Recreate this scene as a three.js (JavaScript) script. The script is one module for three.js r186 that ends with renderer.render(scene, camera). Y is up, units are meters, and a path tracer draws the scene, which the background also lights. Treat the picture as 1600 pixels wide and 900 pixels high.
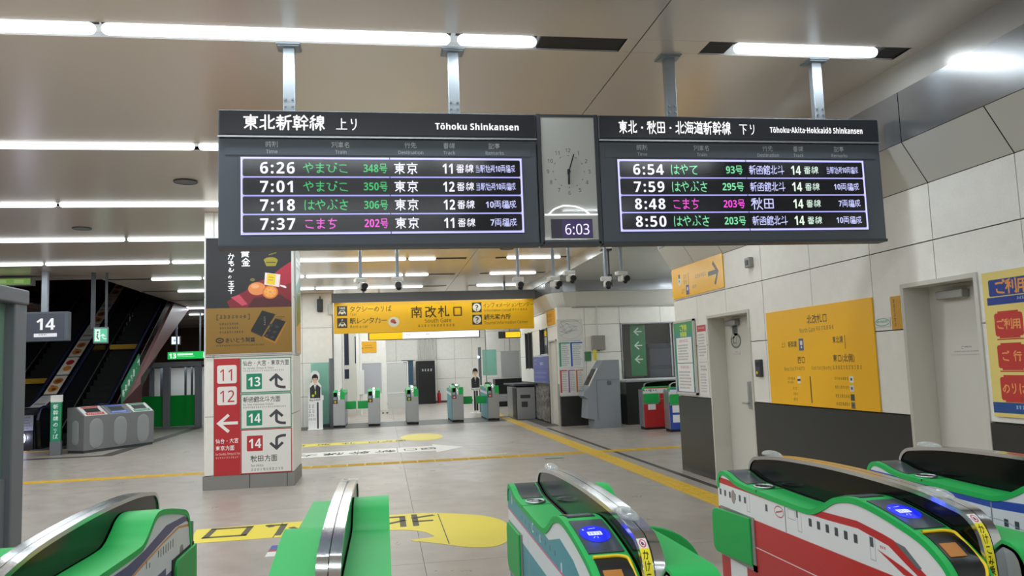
import * as THREE from 'three';
import { RoundedBoxGeometry } from 'three/addons/geometries/RoundedBoxGeometry.js';
import { mergeGeometries } from 'three/addons/utils/BufferGeometryUtils.js';
import { RectAreaLightUniformsLib } from 'three/addons/lights/RectAreaLightUniformsLib.js';

// ---------- camera, light, exposure ----------
const R = THREE.MathUtils.degToRad;
const scene = new THREE.Scene();
scene.background = new THREE.Color(0x000000);
const camera = new THREE.PerspectiveCamera(39.94, 16 / 9, 0.05, 120);
camera.position.set(0, 1.6, 0);
camera.rotation.set(R(5.61), R(-9.36), R(-2.09), 'YXZ');
const renderer = new THREE.WebGLRenderer({ antialias: true });
renderer.toneMapping = THREE.LinearToneMapping;
renderer.toneMappingExposure = 1.07;
renderer.shadowMap.enabled = true;
RectAreaLightUniformsLib.init();
const TUBE_COLOR = new THREE.Color().setRGB(0.88, 0.96, 1.0);
const TUBE_LIGHT = 42;     // radiance of each tube's area light
const TUBE_GLOW = 2.4;     // what the eye sees of the tube
const EYE_ROW = -5.6, ROW = 2.905, CEIL = 4.0;

// ---------- seeded random ----------
let seedState = 7;
const rnd = () => { seedState = (seedState * 1664525 + 1013904223) >>> 0; return seedState / 4294967296; };
const reseed = (n) => { seedState = n >>> 0; };

// ---------- stroke lettering: 21 x 21 grid, a character pair per point, ~ marks a curved stroke ----------
const G = {
  東: '13j3 46g6gc4c46 49g9 a0ak ac2i acii', 北: '707k 1777 0h7e c0cijijg j5ca', 新: '5053 1393 3446 7466 0797 0bab 575k 5b1g 5b9f j0c2 c2cb8k c8k8 g8gk',
  幹: '1292 5055 2585858d2d25 2989 0gag 5d5k f0a6 f0k6 c8i8 aeke f8fk', 線: '6024 2475 8519 5a5k 2c1h 8c9g f0e2 b2j2j8b8b2 b5j5 f8fk abdb9i jafd fbki',
  上: 'a0aj a7h7 1jjj', 下: '11j1 a1ak a7gc', り: '~515b78 ~d1eaaj7k', 秋: '8112 0595 515k 560d 669b ~f0fcak ffkk b4b9 j4h9', 田: '22i2ii2i22 a2ai 2aia',
  '・': '9aba 9bbb', 海: '1144 0739 0j5c 9066 72k2 86i6hj 867hhh 5bkb d6cg', 道: '8092 g0e3 53k3 c3b6 86i6ih8h86 8aia 8did 1143 0949 494f 4f0j ~4f8jkj',
  時: '12626i1i12 1a6a 92j2 e0e6 86k6 8bkb hbhkej dcfg', 刻: '5052 02a2 6226 2676 860d 980k 6bak d2dd j0jkhj', 列: '02a2 5217 4989890k 4a6d d2dd j0jkhj',
  車: '23i3 46g6ge4e46 4aga 1hjh a0ak', 名: '9028 63h3 h31e 57ab 7bhbhk7k7b', 行: '6015 7619 494k a3j3 88k8 g8gkej', 先: '6027 53i3 b0b9 19j9 ~799f1j c9cjkjkf',
  番: 'h131 2595 a1ac i3g5 26i6 a61c a6jc 4cgcgk4k4c acak 4ggg', 記: '5052 0292 1686 1a8a 1e8e8k1k1e b3j3j9b9 b9bjkjkf', 事: '12j2 a0ak8j 44g4g74744 49g9gf4f 0ckc',
  京: 'a0a3 13j3 46g6gc4c46 acak8j 6e2i eeii', 当: 'a0a6 3155 h1f5 28h8hk2k 3ehe', 駅: '111b 1191 1595 1898 1b9b9k7k 515b 1d0i 3e3h 5e6h c1i1i9c9 ~c1c9ak f9kk',
  始: '~402f8k ~513a8k 0585 e0a8 a8j7 h4k9 bcjcjkbkbc', 発: '2292 ~a26a0c j0f4 ~c0f6kb j5g7 68e8 3dhd ~787d1k ~d8djkjkg', 両: '11j1 262k 26i6ikgj a1ae 6a6fefea',
  編: '6024 2475 8519 5a5k 2c1h 8c9g 91j1 b4j4j8b8 ~b4b98k bbkbkkbkbb ebek hbhk bfkf', 成: '23i3 ~33390k 3999 ~998g5g ~b0ceijkg ~i7dg8k f0i2', 号: '41g1g74741 1aja 7a6eheekaj',
  函: '42h2a6 a5af8e 151jjjj5 4779 g7d9 3d8b hdcb', 館: '5007 5095 2777 28888e2e28 2b8b 282k6i 5e9k e0e2 a5a2k2k5 c5i5i9c9 c5ckjkjdcd', 斗: '4184 2756 e0ek 0fkd',
  南: '13j3 a0a6 262k 26i6ikgj 688a e8ca 6beb 5fff abak', 改: '128289292j8h d098 b5k5 ~i5gd9k ~b7efkk', 札: '0595 505k 560d 669b d0dijiig', 口: '33h3hi3i33',
  仙: '5009 464k d1dh 878hjh j7jk', 台: 'a038 38h7 e3j9 4bgbgk4k4b', 大: '16j6 ~a0a81k ~a8dfkk', 宮: 'a0a2 1512j2i6 65f5fa6a65 aa9d 4dhdhk4k4d', 方: 'a0a4 15j5 ~959d2k 8aiahkej',
  面: '11j1 a195 25i5ik2k25 757k d5dk 79d9 7ede', 西: '12j2 26i6ij2j26 ~727b4e d2dbhc', 側: '5009 363k 71d1df7f71 76d6 7ada 7f6k cfek g2gf k0kkij', 案: 'a0a2 1512j2j5 27i7 ~954bgd ~d63c 1ejd acak ae2j aeij',
  内: '353k 35h5hkfj a0a6 a66e a7ed', 所: '0292 25858b2b ~252c0k j0c2 c2cb9k c8k8 g8gk', 観: '4016 2494 1999 383k 1d9d 1g9g 1k9k 646k c1k1kcccc1 c5k5 c8k8 ~ec dh9k hchkkkkh', 光: 'a0a8 4265 g2e5 18j8 ~799f1k d8dikikf',
  黄: '13j3 6066 e0e6 18j8 3agagh3h3a a8ah 3dhd 7h2k dhik', 金: 'a018 a0j8 68e8 4cgc 1jjj a8aj 5e6h fedh', 玉: '22i2 3aha 1jjj a2aj dcgf', 子: '42g2a7 ~a7aka k7j 1aja', 製: '2093 5056 1595 d1d8 j0j9 1bjb ab2j abjk', 菓: '13j3 6066 e0e6 47g7gc4c47 1eje acak ae2j aeij',
  や: '~0995g4j8fcdb b0d3 527baj', ま: '24h4 39g9 ~a0ag8k4j4h7fcghj', び: '~04833b6ieigbf4jb h0i2 j0k2', こ: '~34a3g4 ~4d4haiij', は: '312a3k 96k6 ~f1fgcj9haegfkj', ぶ: '80b3 ~a6cbaj6i 4c1i fcjh h0i2 j0k2',
  さ: '36i4 90cagd ~gd8b3e6jfk', ち: '24i4 ~904daagecj5k', て: '14j3 ~j3a88dajij', の: '~a39c5i1d4aa3h5jbghbj', ば: '312a3k 96i6 ~f1fgcj9haegfkj h0i2 j0k2', か: '~16e5faehbk9j ~806a1j g4jak', け: '312a3k 96k6 ~f0fcak',
  み: '32b25h ~5h1g3ccdkg ~h8gfbk', い: '~334d6i9f ~f3jajc', と: '6079 ~h43c4jij', う: '71d2b4 ~27a6g8fg8k', も: '25g5 2ag9 ~a08gdjjfid', た: '15c5 ~603k d9k9 ~cccjkk', ご: '~34a3g4 ~4d4haiij h0i2 j0k2', 利: '8012 0595 515k 560d 669b d2dd j0jkhj', 用: '22i2ikgj ~22290k 28i8 2eie a2ak', 禁: '0494 505a a4k4 f0fa 50 0a f0ka 3cgc 1gjg agak 6i3k eihk', 乗: 'h022 15j5 a1ak 454c g5gc 18j8 1cjc ac1j acjj',
  タ: '8019 73i3 ~i3ee3k 69ee', ク: '8029 73h3 ~h3dd3k', シ: '2164 086b ~1jdfk4', ー: '1aja', レ: '414jj9', ン: '1477 ~1jcgk5', カ: '15i5hjdj ~805b1k', イ: '~g19a1d b7bk', フ: '22i2 ~i2gd5k', ォ: '59ja e6ek ea6i', メ: '~h1de2k 57hf', ョ: '77g7gj7j 7dgd', セ: '08j5fb 606h9jij',
  '→': '0aja e4jaeg', 券: '4266 g2e6 26i6 19j9 a1 a9 a61f a6jf 6dedej 8d6j', 入: '~a09b1k ~a2dbkk', 出: 'a0ak 222aiai2 1c1kjkjc', 駐: '',
};
function strokes(ch) {
  if (!G[ch]) return [];
  return G[ch].split(' ').map((s) => {
    const curved = s[0] === '~', t = curved ? s.slice(1) : s, pts = [];
    for (let i = 0; i + 1 < t.length; i += 2) pts.push([parseInt(t[i], 36), parseInt(t[i + 1], 36)]);
    return { curved, pts };
  });
}
// one line of writing; y is the middle of the line, size the height of a character
function write(c, str, x, y, size, o = {}) {
  const { color = '#fff', weight = 0.1,  align = 'left', squeeze = 1, track = 0, bold = false } = o;
  const font = (bold ? 'bold ' : '') + size * (o.latin ?? 1.08) + 'px sans-serif';
  c.font = font; c.textBaseline = 'middle'; c.textAlign = 'left';
  const wide = (ch) => (G[ch] !== undefined ? size * 1.06 : c.measureText(ch).width) + track;
  let total = 0;
  for (const ch of str) total += wide(ch);
  c.save();
  c.translate(x, y);
  c.scale(squeeze, 1);
  let at = align === 'center' ? -total / 2 : align === 'right' ? -total : 0;
  c.fillStyle = c.strokeStyle = color;
  c.lineWidth = Math.max(0.6, size * weight); c.lineCap = 'round'; c.lineJoin = 'round';
  for (const ch of str) {
    if (G[ch] !== undefined) {
      const k = size / 20 * 0.94;
      for (const { curved, pts } of strokes(ch)) {
        c.beginPath();
        pts.forEach(([px, py], i) => {
          const X = at + size * 0.03 + px * k, Y = (py - 10) * k;
          if (!i) c.moveTo(X, Y);
          else if (!curved || i === pts.length - 1) c.lineTo(X, Y);
          else { const [qx, qy] = pts[i + 1], e = i === pts.length - 2; c.quadraticCurveTo(X, Y, at + size * 0.03 + (e ? qx : (px + qx) / 2) * k, ((e ? qy : (py + qy) / 2) - 10) * k); }
        });
        c.stroke();
      }
    } else c.fillText(ch, at, size * 0.03);
    at += wide(ch);
  }
  c.restore();
  return total * squeeze;
}
// print too small to read in the photograph: rows of short strokes
function fineprint(c, x, y, w, rows, gap, color, thick = 0.45) {
  c.strokeStyle = color; c.lineWidth = Math.max(0.7, gap * 0.09); c.lineCap = 'butt';
  for (let r = 0; r < rows; r++) {
    const end = x + w * (rows > 1 ? 0.7 + 0.3 * rnd() : 1), h = gap * thick;
    for (let px = x; px < end - h * 0.5; px += h * 1.12) {
      const py = y + r * gap;
      c.beginPath();
      for (let k = 0; k < 3; k++) { const v = py + h * (0.15 + 0.35 * k); c.moveTo(px + h * 0.3 * rnd(), v); c.lineTo(px + h * (0.65 + 0.25 * rnd()), v); }
      if (rnd() > 0.35) { const u = px + h * (0.3 + 0.3 * rnd()); c.moveTo(u, py); c.lineTo(u, py + h); }
      c.stroke();
    }
  }
}
function tex(w, h, draw) {
  const cv = document.createElement('canvas'); cv.width = Math.round(w); cv.height = Math.round(h);
  const c = cv.getContext('2d'); draw(c, cv.width, cv.height);
  const t = new THREE.CanvasTexture(cv); t.colorSpace = THREE.SRGBColorSpace; t.magFilter = THREE.LinearFilter;
  return t;
}
function fill(c, color, x, y, w, h) { c.fillStyle = color; c.fillRect(x, y, w, h); }
function poly(c, color, pts) { c.fillStyle = color; c.beginPath(); pts.forEach(([x, y], i) => (i ? c.lineTo(x, y) : c.moveTo(x, y))); c.closePath(); c.fill(); }
function round(c, color, x, y, w, h, r) { c.fillStyle = color; c.beginPath(); c.roundRect(x, y, w, h, r); c.fill(); }
function line(c, color, lw, pts) { c.strokeStyle = color; c.lineWidth = lw; c.lineJoin = 'miter'; c.lineCap = 'butt'; c.beginPath(); pts.forEach(([x, y], i) => (i ? c.lineTo(x, y) : c.moveTo(x, y))); c.stroke(); }
function ring(c, color, x, y, rx, ry, lw) { c.strokeStyle = color; c.lineWidth = lw; c.beginPath(); c.ellipse(x, y, rx, ry, 0, 0, 7); c.stroke(); }
function disc(c, color, x, y, rx, ry = rx) { c.fillStyle = color; c.beginPath(); c.ellipse(x, y, rx, ry, 0, 0, 7); c.fill(); }

// ---------- materials ----------
function speckle(size, base, spread, coarse, n) {       // grain of stone or brushed sheet as a repeating DataTexture
  reseed(n);
  const d = new Uint8Array(size * size * 4), grid = 16, g = Array.from({ length: grid * grid }, rnd);
  for (let y = 0; y < size; y++) for (let x = 0; x < size; x++) {
    const gx = (x / size) * grid, gy = (y / size) * grid, x0 = Math.floor(gx), y0 = Math.floor(gy), fx = gx - x0, fy = gy - y0, q = (a, b) => g[((b % grid) * grid) + (a % grid)];
    const sx = fx * fx * (3 - 2 * fx), sy = fy * fy * (3 - 2 * fy);
    const c = (q(x0, y0) * (1 - sx) + q(x0 + 1, y0) * sx) * (1 - sy) + (q(x0, y0 + 1) * (1 - sx) + q(x0 + 1, y0 + 1) * sx) * sy - 0.5;
    const v = (rnd() - 0.5) * spread + c * coarse, i = (y * size + x) * 4;
    for (let k = 0; k < 3; k++) d[i + k] = Math.max(0, Math.min(255, base[k] + v));
    d[i + 3] = 255;
  }
  const t = new THREE.DataTexture(d, size, size); t.wrapS = t.wrapT = THREE.RepeatWrapping; t.magFilter = THREE.LinearFilter; t.needsUpdate = true;
  return t;
}
const srgb = (t) => { t.colorSpace = THREE.SRGBColorSpace; return t; };
const mat = (color, roughness = 0.6, metalness = 0, extra = {}) => new THREE.MeshStandardMaterial({ color, roughness, metalness, ...extra });
const phys = (o) => new THREE.MeshPhysicalMaterial(o);
const floorMap = srgb(speckle(512, [166, 157, 148], 14, 12, 11)), floorRough = speckle(256, [84, 84, 84], 8, 26, 12);
floorMap.repeat.set(0.5, 0.5); floorRough.repeat.set(0.23, 0.23);
const enamelMap = srgb(speckle(256, [240, 237, 229], 7, 5, 13)); enamelMap.repeat.set(0.7, 0.7);
const M = {
  floor: mat(0xffffff, 1, 0, { map: floorMap, roughnessMap: floorRough }),
  floorJoint: mat(0x5c564e, 0.8), groove: mat(0x38352f, 0.6), border: mat(0x4b4843, 0.45),
  ceiling: mat(0xe2d8cf, 0.23, 0.4), ceilDark: mat(0x26262a, 0.7), slot: mat(0x16161a, 0.6), trough: mat(0xdedede, 0.5),
  enamel: mat(0xffffff, 0.38, 0, { map: enamelMap }), soffit: mat(0xd2d0c8, 0.42), joint: mat(0x5f5d58, 0.8), band: mat(0x8b8d90, 0.24, 0.75), fascia: mat(0xc9c9c5, 0.24, 0.35),
  wainscot: mat(0x2c2d2b, 0.3), door: mat(0xd6d3ca, 0.5), frame: mat(0xcbc8be, 0.5), closer: mat(0x9b9b97, 0.4, 0.5), base: mat(0x8a8884, 0.5),
  steel: mat(0xb9bcc0, 0.3, 0.9), chrome: mat(0xd6d8da, 0.16, 1), pole: mat(0x9aa3ab, 0.4, 0.6), grey: mat(0x6d7176, 0.5), darkGrey: mat(0x3b3f45, 0.5), boardBody: mat(0x565d66, 0.5, 0.2), boardHead: mat(0x40464e, 0.45, 0.2), black: mat(0x101113, 0.35),
  gloss: phys({ color: 0x0a0d0b, roughness: 0.16, specularIntensity: 0.35 }), rubber: mat(0x151515, 0.6),
  green: mat(0x16b152, 0.5), greenDark: mat(0x12863b, 0.4), flapGreen: mat(0x14a84c, 0.5), gateGrey: mat(0x9ba0a4, 0.4, 0.4), deckDark: mat(0x3c4446, 0.3), reader: mat(0x39424c, 0.35), yellow: mat(0xf2cf21, 0.5), lcd: mat(0x7f8f92, 0.15),
  paintYellow: mat(0xd9ad2a, 0.5), decalYellow: mat(0xe6d23a, 0.45), decalWhite: mat(0xe4e2da, 0.45), decalInk: mat(0x55503c, 0.6), tactile: mat(0xd3ac2c, 0.5),
  signYellow: mat(0xffc000, 0.45), white: mat(0xe9e8e4, 0.5), paper: mat(0xe9e8e4, 0.7), glass: phys({ color: 0xffffff, roughness: 0.03, transmission: 1, thickness: 0, ior: 1.5 }), tealGlass: phys({ color: 0xbfe6dc, roughness: 0.25, transmission: 0.75, thickness: 0 }), dome: phys({ color: 0xeef3f2, roughness: 0.12, transmission: 0.75, thickness: 0, ior: 1.45 }),
  mauve: mat(0x94706f, 0.35), maroon: mat(0x4a2528, 0.4), escBlack: mat(0x15161a, 0.22, 0.2), escStep: mat(0x1f2022, 0.5, 0.4), handrail: mat(0x1f2540, 0.2), binGrey: mat(0x77797a, 0.5, 0.1), binClear: mat(0x8f9394, 0.3),
  brown: mat(0x4c3826, 0.6), atm: mat(0x8b9198, 0.45), atmDark: mat(0x5d646b, 0.45), red: mat(0xc8282c, 0.5), blue: mat(0x2a52b4, 0.45), skin: mat(0xe8c2a4, 0.7),
  tube: new THREE.MeshStandardMaterial({ color: 0xffffff, roughness: 0.5, emissive: TUBE_COLOR, emissiveIntensity: TUBE_GLOW }),
};
const lit = (map, k = 1, rough = 0.3) => new THREE.MeshStandardMaterial({ color: 0x0a0a0c, roughness: rough, emissive: 0xffffff, emissiveMap: map, emissiveIntensity: k });
const printed = (map, rough = 0.45) => new THREE.MeshStandardMaterial({ color: 0xffffff, map, roughness: rough });

// ---------- geometry helpers ----------
const box = (w, h, d, x = 0, y = 0, z = 0) => new THREE.BoxGeometry(w, h, d).translate(x, y, z);
const rbox = (w, h, d, r, x = 0, y = 0, z = 0) => new RoundedBoxGeometry(w, h, d, 2, r).translate(x, y, z);
const cyl = (r0, r1, h, x = 0, y = 0, z = 0, n = 20) => new THREE.CylinderGeometry(r0, r1, h, n).translate(x, y, z);
const span = (x0, x1, y0, y1, z0, z1) => box(Math.abs(x1 - x0), Math.abs(y1 - y0), Math.abs(z1 - z0), (x0 + x1) / 2, (y0 + y1) / 2, (z0 + z1) / 2);
const plain = (g) => { g = g.index ? g.toNonIndexed() : g; for (const k of Object.keys(g.attributes)) if (!['position', 'normal', 'uv'].includes(k)) g.deleteAttribute(k); g.clearGroups?.(); return g; };
const merge = (list) => (list.length === 1 ? list[0] : mergeGeometries(list.map(plain)));
function metreUV(g, sx = 0, sy = 0) {        // uv in metres by the way each face points
  const p = g.attributes.position, n = g.attributes.normal, uv = new Float32Array(p.count * 2);
  for (let i = 0; i < p.count; i++) {
    const ax = Math.abs(n.getX(i)), ay = Math.abs(n.getY(i)), az = Math.abs(n.getZ(i)), x = p.getX(i), y = p.getY(i), z = p.getZ(i);
    uv[2 * i] = (ay >= ax && ay >= az ? x : ax > az ? z : x) + sx; uv[2 * i + 1] = (ay >= ax && ay >= az ? z : y) + sy;
  }
  g.setAttribute('uv', new THREE.BufferAttribute(uv, 2));
  return g;
}
const shapeOf = (pts) => { const s = new THREE.Shape(); pts.forEach(([x, y], i) => (i ? s.lineTo(x, y) : s.moveTo(x, y))); s.closePath(); return s; };
const slab = (shape, depth, bevel = 0) => new THREE.ExtrudeGeometry(shape, bevel ? { depth: depth - 2 * bevel, bevelEnabled: true, bevelSize: bevel, bevelThickness: bevel, bevelSegments: 2, curveSegments: 10 } : { depth, bevelEnabled: false, curveSegments: 10 });
function fitUV(g, x0, x1, y0, y1) { const p = g.attributes.position, uv = new Float32Array(p.count * 2); for (let i = 0; i < p.count; i++) { uv[2 * i] = (p.getX(i) - x0) / (x1 - x0); uv[2 * i + 1] = (p.getY(i) - y0) / (y1 - y0); } g.setAttribute('uv', new THREE.BufferAttribute(uv, 2)); return g; }
// a strip of thickness t laid along a path of [z, y] points between x0 and x1; u across, v along
function ribbon(path, x0, x1, t, lift = 0) {
  const P = [], U = [], I = [], n = path.length, nor = [], len = [0];
  for (let i = 0; i < n; i++) {
    const a = path[Math.max(0, i - 1)], b = path[Math.min(n - 1, i + 1)], dz = b[0] - a[0], dy = b[1] - a[1], l = Math.hypot(dz, dy) || 1;
    nor.push([-dy / l, dz / l]); if (i) len.push(len[i - 1] + Math.hypot(path[i][0] - path[i - 1][0], path[i][1] - path[i - 1][1]));
  }
  const pt = (i, x, d) => [x, path[i][1] + nor[i][1] * d, path[i][0] + nor[i][0] * d];
  const strip = (f) => { const s = P.length / 3; for (let i = 0; i < n; i++) { const [a, b] = f(i), v = 1 - len[i] / len[n - 1]; P.push(...a, ...b); U.push(0, v, 1, v); if (i) { const k = s + 2 * i; I.push(k - 2, k - 1, k, k - 1, k + 1, k); } } };
  strip((i) => [pt(i, x1, lift), pt(i, x0, lift)]); strip((i) => [pt(i, x0, lift - t), pt(i, x1, lift - t)]);
  strip((i) => [pt(i, x0, lift), pt(i, x0, lift - t)]); strip((i) => [pt(i, x1, lift - t), pt(i, x1, lift)]);
  for (const [i, w] of [[0, 1], [n - 1, -1]]) { const s = P.length / 3; P.push(...pt(i, x0, lift), ...pt(i, x1, lift), ...pt(i, x1, lift - t), ...pt(i, x0, lift - t)); U.push(0, 0, 1, 0, 1, 0, 0, 0); if (w > 0) I.push(s, s + 1, s + 2, s, s + 2, s + 3); else I.push(s, s + 2, s + 1, s, s + 3, s + 2); }
  const g = new THREE.BufferGeometry(); g.setAttribute('position', new THREE.Float32BufferAttribute(P, 3)); g.setAttribute('uv', new THREE.Float32BufferAttribute(U, 2)); g.setIndex(I); g.computeVertexNormals();
  // the top of the strip must face up
  if (n > 1) { let s = 0; const N = g.attributes.normal; for (let i = 0; i < n; i++) s += N.getY(2 * i) * nor[i][1] + N.getZ(2 * i) * nor[i][0]; if (s < 0) { const x = g.index.array; for (let i = 0; i < x.length; i += 3) { const q = x[i]; x[i] = x[i + 1]; x[i + 1] = q; } g.computeVertexNormals(); } }
  for (let i = 0; i < n; i++) { g.attributes.uv.setX(2 * i, 1); g.attributes.uv.setX(2 * i + 1, 0); }
  return g;
}
// a profile of [out, y] points swept along a plan path of [x, z] points, out to the left of the path's run
function sweep(path, profile, from = 0, to = path.length - 1) {
  const P = [], I = [], nm = profile.length, nrm = path.map((p, i) => {
    const u = (a, b) => { const l = Math.hypot(b[0] - a[0], b[1] - a[1]) || 1; return [(b[0] - a[0]) / l, (b[1] - a[1]) / l]; };
    const a = i ? u(path[i - 1], p) : u(p, path[i + 1]), b = i < path.length - 1 ? u(p, path[i + 1]) : a, m = [a[0] + b[0], a[1] + b[1]], l = Math.hypot(...m), k = 1 / Math.max(0.3, (m[0] * a[0] + m[1] * a[1]) / l);
    return [m[1] / l * k, -m[0] / l * k];
  });
  for (let i = from; i < to; i++) for (let j = 0; j + 1 < nm; j++) {
    const q = (a, b) => [path[a][0] + nrm[a][0] * profile[b][0], profile[b][1], path[a][1] + nrm[a][1] * profile[b][0]], s = P.length / 3;
    P.push(...q(i, j), ...q(i + 1, j), ...q(i + 1, j + 1), ...q(i, j + 1)); I.push(s, s + 2, s + 1, s, s + 3, s + 2);
  }
  const g = new THREE.BufferGeometry(); g.setAttribute('position', new THREE.Float32BufferAttribute(P, 3)); g.setIndex(I); g.computeVertexNormals();
  return metreUV(g);
}
const tubeAlong = (pts, r, seg = 24, closed = false) => new THREE.TubeGeometry(new THREE.CatmullRomCurve3(pts.map((p) => new THREE.Vector3(...p)), closed, 'catmullrom', 0.2), seg, r, 8, closed);

// ---------- naming ----------
const used = new Map();
function numbered(name) { const n = used.get(name) ?? 0; used.set(name, n + 1); return n ? name + '_' + String(n).padStart(3, '0') : name; }
function thing(name, label, category, [x, y, z] = [0, 0, 0], turn = 0, group) {
  const o = new THREE.Group(); o.name = numbered(name); o.position.set(x, y, z); o.rotation.y = turn; o.userData = { label, category };
  if (group) o.userData.group = group;
  scene.add(o); return o;
}
function setting(name) { const o = new THREE.Group(); o.name = name; o.userData = { kind: 'structure' }; scene.add(o); return o; }
function part(parent, name, geo, material, label) {
  const m = new THREE.Mesh(geo, material); m.name = name; if (label) m.userData.label = label;
  (parent ?? scene).add(m); return m;
}
function single(name, label, category, geo, material, pos = [0, 0, 0], turn = 0, group) {
  const m = new THREE.Mesh(geo, material); m.name = numbered(name); m.position.set(...pos); m.rotation.y = turn; m.userData = { label, category }; if (group) m.userData.group = group;
  scene.add(m); return m;
}
// a flat printed sheet or panel: the print is on its +z face
const faced = (w, h, d, front, side = M.white) => ({ geo: new THREE.BoxGeometry(w, h, d), mats: [side, side, side, side, front, side] });
function face(parent, name, w, h, d, front, pos, side = M.white, label) { const f = faced(w, h, d, front, side), m = part(parent, name, f.geo, f.mats, label); m.position.set(...pos); return m; }
// wall panels on a grid of cuts, with holes; u runs along the wall, v is height
function panels(parent, name, { ax, at, depth = 0.02, side = 1, u, v, holes = [], gap = 0.009, material }) {
  const inHole = (a, b, list) => list.some((h) => a > h[0] && a < h[1] && b > h[2] && b < h[3]);
  for (let i = 0; i + 1 < u.length; i++) for (let j = 0; j + 1 < v.length; j++) {
    const us = [u[i] + gap / 2, u[i + 1] - gap / 2], vs = [v[j] + gap / 2, v[j + 1] - gap / 2], cu = [...us], cv = [...vs];
    for (const h of holes) { for (const q of [h[0], h[1]]) if (q > us[0] && q < us[1]) cu.push(q); for (const q of [h[2], h[3]]) if (q > vs[0] && q < vs[1]) cv.push(q); }
    cu.sort((a, b) => a - b); cv.sort((a, b) => a - b);
    const gs = [];
    for (let a = 0; a + 1 < cu.length; a++) for (let b = 0; b + 1 < cv.length; b++) {
      if (inHole((cu[a] + cu[a + 1]) / 2, (cv[b] + cv[b + 1]) / 2, holes)) continue;
      gs.push(ax === 'x' ? span(at, at + side * depth, cv[b], cv[b + 1], cu[a], cu[a + 1]) : span(cu[a], cu[a + 1], cv[b], cv[b + 1], at, at + side * depth));
    }
    if (gs.length) part(parent, name, metreUV(merge(gs), rnd() * 3, rnd() * 3), material);
  }
}

// ================= THE SETTING =================
const rowZ = (k) => EYE_ROW - ROW * k;
const OPEN = [-10.5, -6.55, -29.6, -19.3];                 // the ceiling opening over the escalators: x0, x1, z0, z1
{ // floor: rows of large slabs with dark joints
  const floor = setting('floor');
  part(floor, 'floor_bed', span(-11.2, 10, -0.2, -0.012, -42, 8), M.floorJoint);
  for (let k = -4; k < 11; k++) {
    const z0 = -6.8 - 3.2 * k;
    for (const [x0, x1] of [[-11, -5.8], [-5.8, 0.3], [0.3, 4.05], [4.05, 10]]) part(floor, 'floor_slab', metreUV(span(x0 + 0.002, x1 - 0.002, -0.012, 0, z0 - 3.195, z0), rnd() * 3, rnd() * 3), M.floor);
  }
  part(floor, 'drain_groove', merge([span(4.03, 4.12, 0.0004, 0.0015, -20, -9)]), M.groove);
  part(floor, 'border_strip', merge([span(-6.05, -5.75, 0.0004, 0.0016, -27, -18.3), span(-10.9, -6.05, 0.0004, 0.0016, -18.6, -18.3)]), M.border);
  part(floor, 'gate_plinth', merge([span(-2.6, 4.1, 0.0004, 0.003, -25.4, -23.2), span(4.1, 4.5, 0.0004, 0.002, -25.4, -20.4)]), M.border);
}
{ // ceiling: long sheets between the light slots
  const ceil = setting('ceiling');
  for (let k = -4; k < 12; k++) {
    const z1 = rowZ(k) - 0.14, z0 = rowZ(k + 1) + 0.11, cut = z1 < OPEN[3] + 0.5 && z0 > OPEN[2] - 1;
    for (const [x0, x1] of cut ? [[-11, OPEN[0]], [OPEN[1], 1.945], [1.955, 4.3]] : [[-11, 1.945], [1.955, 4.3]]) part(ceil, 'ceiling_panel', metreUV(span(x0, x1, CEIL, CEIL + 0.04, z0, z1)), M.ceiling);
    const a = rowZ(k) - 0.137, b = rowZ(k) + 0.107, left = k >= 5 ? OPEN[1] : -11;
    part(ceil, 'ceiling_strip', merge([span(1.85, 1.945, CEIL, CEIL + 0.04, a, b), span(1.955, 2.5, CEIL, CEIL + 0.04, a, b), span(4.2, 4.3, CEIL, CEIL + 0.04, a, b)]), M.ceiling);
    for (const [x0, x1] of [[left, 1.85], [2.5, 4.2]]) part(ceil, 'light_trough', merge([span(x0, x1, CEIL + 0.13, CEIL + 0.15, a - 0.02, b + 0.02), span(x0, x1, CEIL + 0.003, CEIL + 0.13, a - 0.02, a - 0.003), span(x0, x1, CEIL + 0.003, CEIL + 0.13, b + 0.003, b + 0.02), span(x0 - 0.02, x0, CEIL + 0.003, CEIL + 0.15, a, b), span(x1, x1 + 0.02, CEIL + 0.003, CEIL + 0.15, a, b)]), M.trough);
    const dark = [[1.2, 1.85], [2.5, 2.72], [3.99, 4.2]]; if (k === 5 || k === 6) dark.push([left, -5.52]); if (k === 7) dark.push([left, -4.42]);
    part(ceil, 'slot_cover', merge(dark.map(([x0, x1]) => span(x0, x1, CEIL + 0.012, CEIL + 0.03, a, b))), M.slot);
  }
  part(ceil, 'roof_slab', merge([span(-11.3, OPEN[0], 4.18, 4.4, -42, 8), span(OPEN[1], 10.2, 4.18, 4.4, -42, 8), span(OPEN[0], OPEN[1], 4.18, 4.4, OPEN[3], 8), span(OPEN[0], OPEN[1], 4.18, 4.4, -42, OPEN[2])]), M.ceilDark);
  part(ceil, 'corridor_ceiling', metreUV(span(4.32, 10, 3.76, 3.8, -20.3, -11.3)), M.fascia);
  part(ceil, 'escalator_shaft', merge([span(OPEN[0] - 0.1, OPEN[0], 4.04, 8, OPEN[2], OPEN[3]), span(OPEN[1], OPEN[1] + 0.1, 4.04, 8, OPEN[2], OPEN[3]), span(OPEN[0], OPEN[1], 4, 8, OPEN[3], OPEN[3] + 0.1), span(OPEN[0], OPEN[1], 4, 8, OPEN[2] - 0.1, OPEN[2]), span(OPEN[0] - 0.1, OPEN[1] + 0.1, 8, 8.1, OPEN[2] - 0.1, OPEN[3] + 0.1)]), M.maroon);
}
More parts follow.
